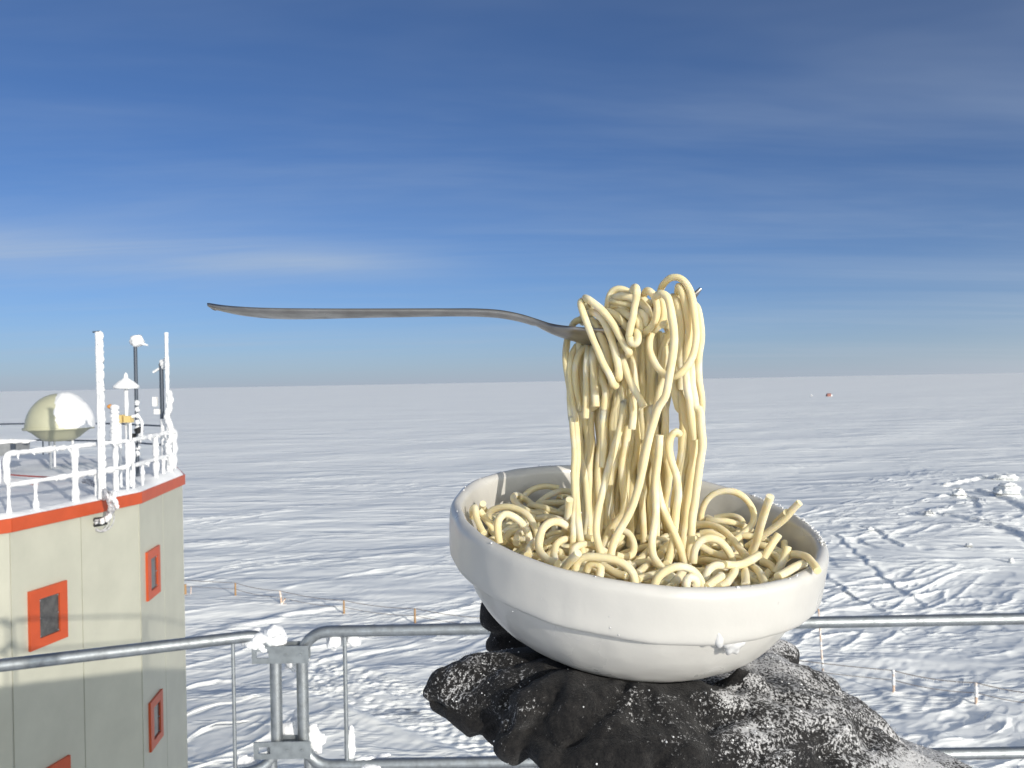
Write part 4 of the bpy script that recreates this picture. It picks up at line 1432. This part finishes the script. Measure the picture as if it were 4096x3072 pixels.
hang(A((500, 1060, 4), (520, 1180), (560, 1260), (570, 1380), (555, 1500), (545, 1600)) + B((445, 80), (440, 250), (437, 420), (436, 556)), -5, -7, 'straight noodle ending in a square cut at mid height on the left', fill=False)
hang(A((720, 900, 6), (760, 1050), (810, 1180), (870, 1310), (925, 1410), (958, 1472)), -10, -11, 'short noodle slanting down right to a cut end below the knot', fill=False)
hang(A((760, 1180, 4), (740, 1330), (760, 1450)) + B((615, 0), (600, 140), (570, 270), (530, 400), (490, 550), (452, 700), (412, 850), (388, 980), (385, 1100), (405, 1210), (430, 1300)), -7, -3, 'front noodle crossing from the middle down to lower left')
hang(B((650, 220, 4), (640, 320), (610, 450), (598, 590), (605, 730), (620, 850), (605, 930), (555, 1000), (500, 1070), (470, 1140)), -2, 3, 'noodle bending sharply left near the bowl')
hang(A((840, 880, 4), (850, 1050), (870, 1200), (880, 1330)) + B((690, 0), (690, 120), (680, 240)), -6, -6, 'short cut noodle in the middle at mid height', fill=False)
hang(A((700, 1290, 18), (740, 1270, 14), (775, 1260, 12), (800, 1150, 12)), 0, 0, 'little noodle bridge showing in the gap below the knot', fill=False)
hang(A((1230, 660, 2), (1240, 720), (1200, 760), (1150, 900), (1120, 1050)), 0, 4, 'ragged noodle end behind the ring right of the knot', fill=False)
hang(A((1290, 740, 0), (1325, 760, 0)), -4, -4, 'tiny chipped noodle end at the inner right', fill=False)

# --- plain strands further back in the bundle
back = [(0, 620, 300, 240), (1, 500, 330, 300), (2, 660, 480, 420), (3, 720, 560, 470), (5, 800, 640, 650), (6, 860, 720, 690), (7, 930, 760, 720), (8, 990, 800, 780), (9, 1050, 860, 830), (10, 1110, 930, 920), (11, 1160, 960, 960),
        (12, 1380, 1130, 1060), (13, 1430, 1170, 1110), (14, 1490, 1210, 1130), (15, 350, 265, 250), (16, 430, 330, 330), (18, 560, 420, 400), (20, 960, 720, 610), (21, 1080, 850, 780), (22, 300, 240, 310), (23, 1200, 960, 940), (24, 470, 400, 350), (25, 330, 255, 225), (26, 390, 290, 270), (27, 700, 530, 460), (28, 760, 600, 560), (29, 830, 680, 640), (30, 900, 740, 760), (31, 1020, 830, 740), (32, 1130, 900, 880), (33, 1350, 1100, 1020), (34, 1410, 1150, 1090), (35, 540, 450, 380), (36, 590, 470, 470), (37, 640, 520, 500), (38, 690, 545, 520), (39, 740, 590, 600), (40, 780, 620, 610), (41, 850, 690, 670), (42, 880, 720, 740), (43, 960, 780, 800), (44, 1010, 810, 830), (45, 1080, 870, 870), (46, 410, 310, 280)]
for i, xt, xm, xb in back:
    y0 = 700 + 14 * (i % 5) if xt > 500 else 770
    dz = 5 + (i * 5) % 11
    w = lambda a: float(rng.uniform(-a, a))
    hang(A((xt, y0, dz), (xt + w(14), 950, dz), (xt + w(18), 1150, dz), (xt + w(18), 1350, dz)) + B((xm + w(12), 120, dz), (xm + w(22), 380, dz), ((xm + xb) / 2 + w(26), 640, dz), (xb + w(16), 880, dz * .7), (xb + w(26), 1060 + w(60), dz * .3)), 0, 0,
         'straight noodle deep inside the hanging bundle')


# --- noodles in the bowl
def lie(crop, pts, label, h0=0.010, h1=None, bulge=0.0, d1=0.0, d0=None, group='noodles lying in the bowl'):
    """both ends rest in the heap (h below the rim plane); the arc between stands up"""
    P = np.array([(*px_of(crop, x, y),) for x, y in pts])
    h1 = h0 if h1 is None else h1
    a = fill_depth(P[0, 0], P[0, 1], h0) if d0 is None else d0; b_ = fill_depth(P[-1, 0], P[-1, 1], h1) + d1 * mm
    L = np.concatenate([[0], np.cumsum(np.hypot(np.diff(P[:, 0]), np.diff(P[:, 1])))]); L /= L[-1]
    return noodle([(p[0], p[1], a + (b_ - a) * l + bulge * mm * math.sin(math.pi * l)) for p, l in zip(P, L)], label, group)


lie('l', [(330, 640), (338, 560), (355, 545), (370, 640), (410, 730), (440, 790)], 'frosty noodle end against the left wall of the bowl', 0.008)
lie('l', [(395, 570), (440, 630), (500, 710), (530, 760)], 'short thick noodle leaning on the left rim', 0.004, 0.012)
lie('l', [(480, 640), (500, 590), (560, 555), (650, 540), (750, 560), (845, 615), (905, 690), (940, 780), (950, 850)], 'outer of two parallel noodle arches at the left', 0.012)
lie('l', [(585, 880), (572, 760), (585, 660), (640, 610), (720, 635), (800, 700), (855, 790), (880, 890)], 'inner of two parallel noodle arches at the left', 0.012)
lie('l', [(920, 610), (970, 570), (1030, 610), (1060, 660)], 'small noodle curl in the shadow at the back wall', 0.012)
lie('l', [(930, 660), (1010, 640), (1110, 650), (1210, 690), (1280, 740)], 'noodle lying along the shadowed back of the heap', 0.012)
lie('l', [(1300, 800), (1240, 740), (1160, 690), (1070, 690), (1000, 750), (965, 850), (968, 940), (1010, 1010), (1070, 1060), (1140, 1080)], 'round noodle ring left of the hanging bundle', 0.009, 0.006)
lie('l', [(1265, 850), (1190, 855), (1125, 900), (1105, 970), (1115, 1050), (1135, 1110)], 'smaller noodle hook inside the ring at left', 0.010, 0.008)
lie('l', [(610, 800), (700, 745), (800, 710)], 'short noodle low behind the arches at left', 0.012)
lie('l', [(620, 870), (670, 800), (760, 770), (860, 760)], 'second short noodle low behind the arches at left', 0.013)
lie('l', [(740, 880), (770, 800), (830, 770)], 'little bent noodle between the arches', 0.011)
lie('l', [(855, 1000), (885, 910), (945, 850)], 'short upright noodle left of the ring', 0.008)
lie('l', [(1020, 830), (1100, 790), (1200, 790), (1270, 800)], 'flat noodle seen through the ring', 0.013)
lie('l', [(1010, 920), (1090, 850), (1180, 830)], 'slanting noodle seen through the ring', 0.013)
lie('l', [(1190, 1120), (1255, 1050), (1300, 1010), (1332, 975)], 'cut noodle end pointing up right at the front rim', 0.004, -0.004)
lie('b', [(205, 1400), (235, 1330), (300, 1305), (420, 1310), (540, 1330), (640, 1385), (690, 1450), (702, 1530)], 'long low noodle arch along the front rim', 0.004, 0.004)
lie('l', [(1420, 1150), (1440, 1090), (1500, 1080), (1545, 1120), (1535, 1200)], 'tiny noodle arch under the long low arch', 0.005)
lie('b', [(420, 1370), (480, 1400), (560, 1440), (640, 1460)], 'noodle lying under the long low arch', 0.005)
lie('f', [(800, 880), (950, 840), (1100, 790), (1230, 740)], 'straight noodle lying flat in front of the bundle', 0.006, 0.010)
lie('f', [(700, 700), (830, 570), (950, 450), (1100, 320), (1260, 180)], 'long slanting noodle in front of the bundle foot', 0.012, 0.012)
lie('f', [(760, 830), (900, 700), (1030, 610), (1100, 560)], 'short noodle under the long slanting one', 0.008, 0.012)
lie('f', [(1170, 480), (1250, 380), (1330, 300)], 'pale noodle stub right of the front strands', 0.010)
lie('f', [(1270, 640), (1330, 520), (1380, 420), (1390, 330)], 'upright noodle stub right of the front strands', 0.010)
lie('f', [(1075, 970), (1150, 830), (1270, 740), (1420, 680), (1560, 680), (1690, 730), (1780, 830), (1825, 930), (1830, 1030)], 'round noodle arch at the middle of the front rim', 0.003)
lie('f', [(1340, 1010), (1420, 900), (1510, 790), (1560, 700)], 'straight noodle under the round front arch', 0.004)
lie('f', [(1590, 1010), (1600, 900), (1660, 850), (1730, 880), (1750, 960), (1720, 1010)], 'white frosted noodle curl inside the round front arch', 0.002, 0.002)
lie('f', [(1240, 950), (1290, 880), (1360, 830)], 'frosty noodle chip under the round front arch', 0.004)
lie('r', [(245, 720), (250, 600), (290, 490), (370, 415), (470, 385), (570, 400), (660, 455), (725, 545), (750, 640), (715, 730), (640, 800), (560, 860)], 'big upright noodle ring at the right of the bowl', 0.013, 0.012)
lie('r', [(905, 440), (870, 530), (835, 640), (805, 750), (770, 870), (715, 1000)], 'noodle standing up with a frosty cut end right of the ring', -0.020, 0.008, d1=0)
lie('r', [(1185, 495), (1110, 570), (1040, 650), (960, 715), (880, 775), (780, 850), (680, 920)], 'long noodle reaching out over the right back rim', 0.000, 0.014, d0=0.333)
lie('r', [(1060, 590), (980, 660), (900, 740)], 'noodle lying beside the one over the right back rim', 0.006, 0.012, d0=0.336)
lie('r', [(985, 805), (930, 880), (880, 960), (830, 1050)], 'frost-covered noodle stub pointing up at the right', -0.004, 0.008, d0=0.318)
lie('r', [(150, 760), (210, 715), (310, 705), (410, 735), (490, 790), (560, 860), (620, 940), (680, 1010)], 'broad noodle arch descending to the right from the bundle foot', 0.010, 0.007)
lie('r', [(170, 1070), (185, 960), (230, 875), (310, 835), (400, 850), (465, 905), (515, 980), (540, 1060)], 'noodle arch right of the bundle foot', 0.008, 0.006)
lie('r', [(470, 1090), (560, 1095), (660, 1075), (740, 1035), (800, 990)], 'short curved noodle cut at both ends lying on top at right', 0.001, 0.001)
lie('r', [(975, 1205), (1060, 1160), (1140, 1110), (1225, 1075)], 'straight noodle lying on the right front rim', 0.001, 0.000)
lie('r', [(1065, 915), (1045, 1000), (1010, 1080), (950, 1170)], 'frosty noodle knob near the right wall', -0.003, 0.006)
lie('r', [(1020, 1050), (1090, 1000), (1180, 995), (1260, 1020), (1310, 1080), (1345, 1150)], 'noodle draped over the right rim', 0.004, -0.001)
lie('r', [(270, 1260), (310, 1150), (380, 1100), (460, 1110), (500, 1140)], 'frosty noodle arch at the right front', 0.004)
lie('r', [(290, 1310), (360, 1250), (440, 1195)], 'stubby noodle by the right front rim', 0.002)
lie('r', [(570, 1090), (560, 1170), (500, 1250), (410, 1310)], 'curved noodle dropping to the right front rim', 0.003)
lie('r', [(250, 920), (340, 970), (440, 1005), (550, 1015), (650, 1020)], 'noodle lying across behind the front arches at right', 0.010)
lie('r', [(640, 1080), (665, 1180), (665, 1290)], 'noodle pointing at the front rim right of centre', 0.006, 0.003)
lie('r', [(720, 1090), (790, 1150), (830, 1220), (850, 1300)], 'noodle bending down to the right front rim', 0.006, 0.003)
lie('r', [(830, 1060), (900, 1090), (960, 1150)], 'frosty noodle between the stub and the right rim', 0.006)
lie('r', [(300, 640), (380, 670), (450, 710), (520, 760)], 'noodle behind the broad arch at right', 0.013)
lie('r', [(240, 790), (320, 780), (400, 810), (460, 850)], 'frosted noodle under the broad arch at right', 0.012)
lie('r', [(560, 840), (600, 770), (660, 730)], 'noodle end under the big upright ring', 0.013)
for i, (x, y) in enumerate([(1230, 830), (1290, 860)]):
    px, py = px_of('l', x, 470 + 30 * i)
lie('l', [(1255, 470), (1240, 600), (1220, 720), (1215, 830)], 'flat ended noodle rising left of the bundle', -0.008, 0.012)
lie('b', [(470, 800), (490, 880), (530, 960), (560, 1010)], 'dark noodle leaning behind the bundle at the back wall', 0.000, 0.013)

# the heap below: more noodles than anyone could count
e1 = np.array([1, 0, 0]) - BN * BN[0]; e1 /= np.linalg.norm(e1); e2 = np.cross(BN, e1)
heap = MB()
for i in range(230):
    rho = 0.062 * math.sqrt(rng.uniform(0, 1)); th = rng.uniform(0, 2 * math.pi)
    h = -0.0125 - 0.012 * rng.uniform(0, 1) + 0.004 * math.sin(th * 3 + 1)
    c = np.array([rho * math.cos(th), rho * math.sin(th)])
    r0 = rng.uniform(0.005, 0.016); a0 = rng.uniform(0, 6.28); sweep = rng.uniform(1.5, 4.6)
    tl = rng.normal() * 0.28
    pts = []
    for t_ in np.linspace(0, 1, 9):
        a = a0 + sweep * t_
        q = c + r0 * np.array([math.cos(a), math.sin(a) * 0.9])
        z_ = h + tl * r0 * math.sin(a + 1) + 0.0025 * math.sin(a * 1.7 + i)
        lim = 0.0655 + (z_ + 0.012) * 0.35
        nq = np.hypot(*q)
        if nq > lim - 0.002: q *= (lim - 0.002) / nq
        pts.append(raw(BC + e1 * q[0] + e2 * q[1] + BN * z_))
    heap.tube(spline(pts, 0.002), NR * rng.uniform(0.95, 1.03), 9)
o = heap.build('noodle_heap', M['noodle'], loc=BCW - BNW * 0.03)
tag(o, 'tangled heap of pale noodles filling the bowl beneath the single ones', 'noodles', kind='stuff')

# ice crystals on the noodles
cr = MB()
vt = [v for o_ in COL.objects if o_.name.startswith('noodle') and o_.type == 'MESH' for v in [o_]]
for o_ in vt:
    me = o_.data
    co = np.empty(len(me.vertices) * 3); me.vertices.foreach_get('co', co); co = co.reshape(-1, 3) + np.array(o_.location)
    nn = np.empty(len(me.vertices) * 3); me.vertices.foreach_get('normal', nn); nn = nn.reshape(-1, 3)
    rel = (co - BCW) @ BNW
    pr = np.where(rel < 0.03, 0.030, 0.0035) * np.clip(nn[:, 2] * 0.7 + nn[:, 0] * 0.5 + 0.3, 0, 1)
    pr = pr * np.clip(0.4 + 1.6 * NZ[8].n3(co * 60), 0, 2)
    if o_.name == 'noodle_heap': pr *= 0.5
    for p in co[rng.uniform(size=len(co)) < pr]:
        s_ = rng.uniform(0.12, 0.42) * mm
        v, f = ico(1) if s_ > 1 else (np.array([[1, 0, 0], [-1, 0, 0], [0, 1, 0], [0, -1, 0], [0, 0, 1], [0, 0, -1]]) * rng.uniform(.5, 1.2, (6, 1)), [(0, 2, 4), (2, 1, 4), (1, 3, 4), (3, 0, 4), (2, 0, 5), (1, 2, 5), (3, 1, 5), (0, 3, 5)])
        cr.add(v * s_ + p, f, False)
o = cr.build('ice_crystals', M['frost'], loc=BCW)
tag(o, 'fine white ice crystals dusting the noodles and their cut ends', 'ice', kind='stuff')


# ================================================================== GLOVED HAND
def capsule_chain(pts, step=0.006):
    """pts: (px, py, depth, radius mm) -> overlapping spheres"""
    Q = np.array([[*at(a, b_, d), r * mm] for a, b_, d, r in pts])
    out = []
    for a, b_ in zip(Q[:-1], Q[1:]):
        n_ = max(2, int(np.linalg.norm(b_[:3] - a[:3]) / step))
        for t_ in np.linspace(0, 1, n_, endpoint=False): out.append(a + (b_ - a) * t_)
    out.append(Q[-1])
    return out


chains = [
    # far finger, the one whose tip shows at the left
    [(2560, 2800, .340, 20), (2300, 2790, .330, 19), (2080, 2755, .322, 16), (1900, 2760, .316, 12.5), (1790, 2775, .313, 9.5), (1735, 2795, .311, 6.5)],
    [(2560, 2850, .320, 20), (2250, 2850, .310, 18), (2030, 2830, .305, 13.5), (1890, 2845, .303, 8.5), (1800, 2830, .305, 6)],
    # near fingers, curled shorter
    [(2560, 2900, .300, 20), (2300, 2890, .292, 17), (2130, 2905, .288, 11.5), (2050, 2930, .287, 8.5)],
    [(2650, 3000, .285, 19), (2400, 2985, .280, 13), (2250, 3000, .279, 11)],
    # palm
    [(2350, 2860, .320, 17), (2650, 2880, .325, 20), (2900, 2880, .325, 22), (3100, 2900, .325, 22)],
    [(2500, 2930, .30, 20), (2800, 2960, .30, 24), (3050, 2990, .305, 26)],
    [(2700, 3050, .29, 22), (3000, 3120, .295, 28)],
    # heel of the hand and wrist
    [(2980, 2830, .335, 23), (3110, 2880, .34, 26), (3300, 3040, .34, 29), (3440, 3190, .335, 31), (3640, 3340, .33, 34), (3950, 3560, .32, 38), (4350, 3850, .305, 42)],
    [(2950, 2900, .31, 24), (3200, 3080, .31, 30), (3500, 3330, .305, 36), (3900, 3650, .295, 42)],
    # thumb standing up behind the bowl
    [(2400, 2830, .375, 16), (2180, 2720, .392, 14), (2060, 2600, .396, 12.5), (2010, 2480, .393, 10.5), (1992, 2410, .390, 9.0), (1975, 2352, .388, 6.2)],
    # fold of the cuff behind the bowl at right
    [(3040, 2700, .36, 14), (3125, 2640, .365, 7), (3150, 2620, .368, 4)],
]
gm = MB()
v2, f2 = ico(2)
for ch in chains:
    for q in capsule_chain(ch):
        gm.add(v2 * q[3] + q[:3], f2)
raw_me = bpy.data.meshes.new('glove_raw')
raw_me.from_pydata(np.concatenate(gm.v).tolist(), [], gm.f)
tmp = bpy.data.objects.new('glove_raw', raw_me)
COL.objects.link(tmp)
md = tmp.modifiers.new('r', 'REMESH'); md.mode = 'VOXEL'; md.voxel_size = 0.0013
ms = tmp.modifiers.new('s', 'SMOOTH'); ms.iterations = 7; ms.factor = 0.5
dg = bpy.context.evaluated_depsgraph_get()
ev = tmp.evaluated_get(dg)
me = bpy.data.meshes.new_from_object(ev)
bpy.data.objects.remove(tmp)
nv = len(me.vertices)
co = np.empty(nv * 3); me.vertices.foreach_get('co', co); co = co.reshape(-1, 3)
nn = np.empty(nv * 3); me.vertices.foreach_get('normal', nn); nn = nn.reshape(-1, 3)
# keep the hand outside the bowl: flatten what would poke through its underside
rel = co - BCW; hz_ = rel @ BNW; rv = rel - np.outer(hz_, BNW); rl = np.linalg.norm(rv, axis=1)
prof_o = np.array([(q[0], q[1]) for q in pp[:int(len(pp) * 0.42)]])
# pixel space of each vertex, for folds and rime laid along the forearm
dd = co - CAMP
dep = dd @ FWD; px_ = 2048 + F * (dd @ RIGHT) / dep; py_ = 1536 - F * (dd @ UP) / dep
al = (co - at(2600, 2850, .31)) @ np.array(RIGHT * 0.82 - UP * 0.57)       # along the forearm
ac = (co - at(2600, 2850, .31)) @ np.array(RIGHT * 0.57 + UP * 0.82)
fold = np.zeros(nv)
wq = 0.004 * NZ[1].n3(co * 40)
for (a0, wd, amp) in ((-0.035, .004, -3.2), (-0.012, .005, -4.0), (0.012, .004, -3.2), (0.036, .005, -3.4), (0.062, .004, -2.4)):
    fold += amp * mm * np.exp(-(((al * .75 - ac * .9 + wq) - a0) / wd) ** 2)
for (a0, wd, amp) in ((0.006, .0035, -3.2), (-0.012, .004, -2.8), (-.030, .004, -2.2)):
    fold += amp * mm * np.exp(-(((ac + wq - 0.12 * al) - a0) / wd) ** 2) * (al > 0.02)
rg = lambda n, q: 1 - 2.2 * np.abs(n.n3(q))
q1 = np.c_[al * 16, ac * 52, dep * 26] + 0.7 * NZ[7].n3(co * 30)[:, None]
q2 = np.c_[(al * .7 - ac * .7) * 60, (al * .7 + ac * .7) * 17, dep * 24]
lf = np.clip((al + 0.01) / 0.05, 0, 1)
fold += 2.6 * mm * (rg(NZ[5], q1) - 0.3) * (0.35 + 0.65 * lf) + 2.0 * mm * (rg(NZ[6], q2) - 0.3) * (1 - 0.6 * lf)
# seams and deep creases between the fingers and across the palm
for pl, amp, wd in (([(2150, 3080), (2105, 2990), (2115, 2910), (2170, 2830), (2240, 2770)], 4.5, 30), ([(2240, 3060), (2300, 2950), (2390, 2850), (2500, 2765)], 4.0, 28),
                    ([(2620, 3080), (2740, 2970), (2880, 2880), (3000, 2820)], 3.6, 30), ([(1940, 2960), (2000, 2890), (2030, 2800)], 3.0, 22),
                    ([(1700, 2850), (1712, 2760), (1760, 2690), (1850, 2650), (1980, 2630)], 1.4, 13), ([(3000, 3070), (3160, 2960), (3330, 2900)], 3.2, 28), ([(2960, 2720), (3130, 2760), (3330, 2830), (3500, 2920)], 3.0, 22)):
    d_, _ = seg_dist(px_ + 60 * NZ[3].n3(co * 55), py_ + 60 * NZ[8].n3(co * 55), pl)
    amp *= 0.6
    fold -= amp * mm * np.exp(-(d_ / wd) ** 2) - 0.3 * amp * mm * np.exp(-((d_ - 2.2 * wd) / wd) ** 2)
disp = fold + 2.0 * mm * NZ[2].n3(co * 40) + 0.35 * mm * NZ[3].n3(co * 140) + 0.22 * mm * NZ[4].n3(co * 480)
co = co + nn * disp[:, None]
# press against the bowl
rel = co - BCW; hz_ = rel @ BNW; rv = rel - np.outer(hz_, BNW); rl = np.linalg.norm(rv, axis=1) + 1e-9
surf = np.interp(rl, prof_o[1:, 0], prof_o[1:, 1], left=-0.0535, right=1.0)
pen = hz_ - (surf - 0.0006)
inside = (rl < 0.0700) & (pen > 0)
deep = inside & (pen < 0.040)
co = co - np.outer(np.where(deep, pen, 0), BNW)
me.vertices.foreach_set('co', co.ravel())
rime = np.clip(nn[:, 2] * 0.9 - 0.05, 0, 1) * np.clip((px_ - 2250) / 700, 0.10, 1.0) + 0.35 * np.clip((px_ - 2900) / 900, 0, 1)
rime = rime + 0.42 * np.clip((2250 - px_) / 220, 0, 1) * np.clip(nn[:, 2] + 0.5, 0, 1)
rime = np.clip(rime * (0.85 + 0.6 * NZ[9].n3(co * 38)), 0, 1.05)
# no rime where the bowl sits
rime = np.where((rl < 0.055) & (pen > -0.006), 0, rime)
ra = me.attributes.new('rime', 'FLOAT', 'POINT'); ra.data.foreach_set('value', rime)
me.polygons.foreach_set('use_smooth', np.ones(len(me.polygons), bool))
me.materials.clear(); me.materials.append(M['fleece'])
gl = empty('gloved_hand', at(2600, 2900, .31), 'black fleece gloved hand dusted with frost, palm up under the bowl', 'gloved hand')
go = bpy.data.objects.new('glove', me); COL.objects.link(go); go.parent = gl
me.transform(Matrix.Translation(-gl.location))
# sleeve beyond the frame
b = MB(); b.tube(spline([at(4150, 3700, .312), at(4700, 4100, .29), at(5300, 4700, .26)], 0.01), 0.050, 20)
b.build('sleeve', M['fleece'], gl)
# fleece pile: short dark fibres standing off the cloth
vis = (py_ < 3250) & (px_ < 4100) & (nn @ FWD < 0.55)
sel = rng.choice(np.where(vis)[0], 14000, replace=True)
FV = []; FF = []
for i, k in enumerate(sel):
    dv = nn[k] + rng.normal(size=3) * 0.55; dv /= np.linalg.norm(dv)
    sv = np.cross(dv, rng.normal(size=3)); sv /= np.linalg.norm(sv)
    a_ = co[k] + rng.normal(size=3) * 0.0005
    L_ = rng.uniform(0.5, 1.5) * mm
    FV.append(np.array([a_ - sv * 0.00006, a_ + sv * 0.00006, a_ + dv * L_])); FF.append((3 * i, 3 * i + 1, 3 * i + 2))
fz_ = MB(); fz_.add(np.concatenate(FV), FF, False)
fz_.build('fleece_pile', M['pile'], gl)['kind'] = 'stuff'
# loose frost grains
gr = MB()
area_p = np.clip(rime - 0.15, 0, 1) ** 1.3 * 0.13 * np.clip(0.35 + 2.4 * NZ[6].n3(co * 95), 0.0, 2.2) + 0.004
vis = (py_ < 3300) & (px_ < 4100) & (nn @ FWD < 0.5)
sel = np.where((rng.uniform(size=nv) < area_p) & vis)[0]
if len(sel) > 9000: sel = rng.choice(sel, 9000, replace=False)
octa = np.array([[1, 0, 0], [-1, 0, 0], [0, 1, 0], [0, -1, 0], [0, 0, 1], [0, 0, -1.]]); of = [(0, 2, 4), (2, 1, 4), (1, 3, 4), (3, 0, 4), (2, 0, 5), (1, 2, 5), (3, 1, 5), (0, 3, 5)]
GV = []; GF = []
for i, k in enumerate(sel):
    GV.append(octa * rng.uniform(.5, 1.3, (6, 1)) * (rng.uniform(0.14, 0.5) * mm) + co[k] + nn[k] * 0.0001)
    GF += [tuple(q + 6 * i for q in t_) for t_ in of]
gr.add(np.concatenate(GV), GF, False)
o = gr.build('frost_grains', M['frost'], gl); o['kind'] = 'stuff'
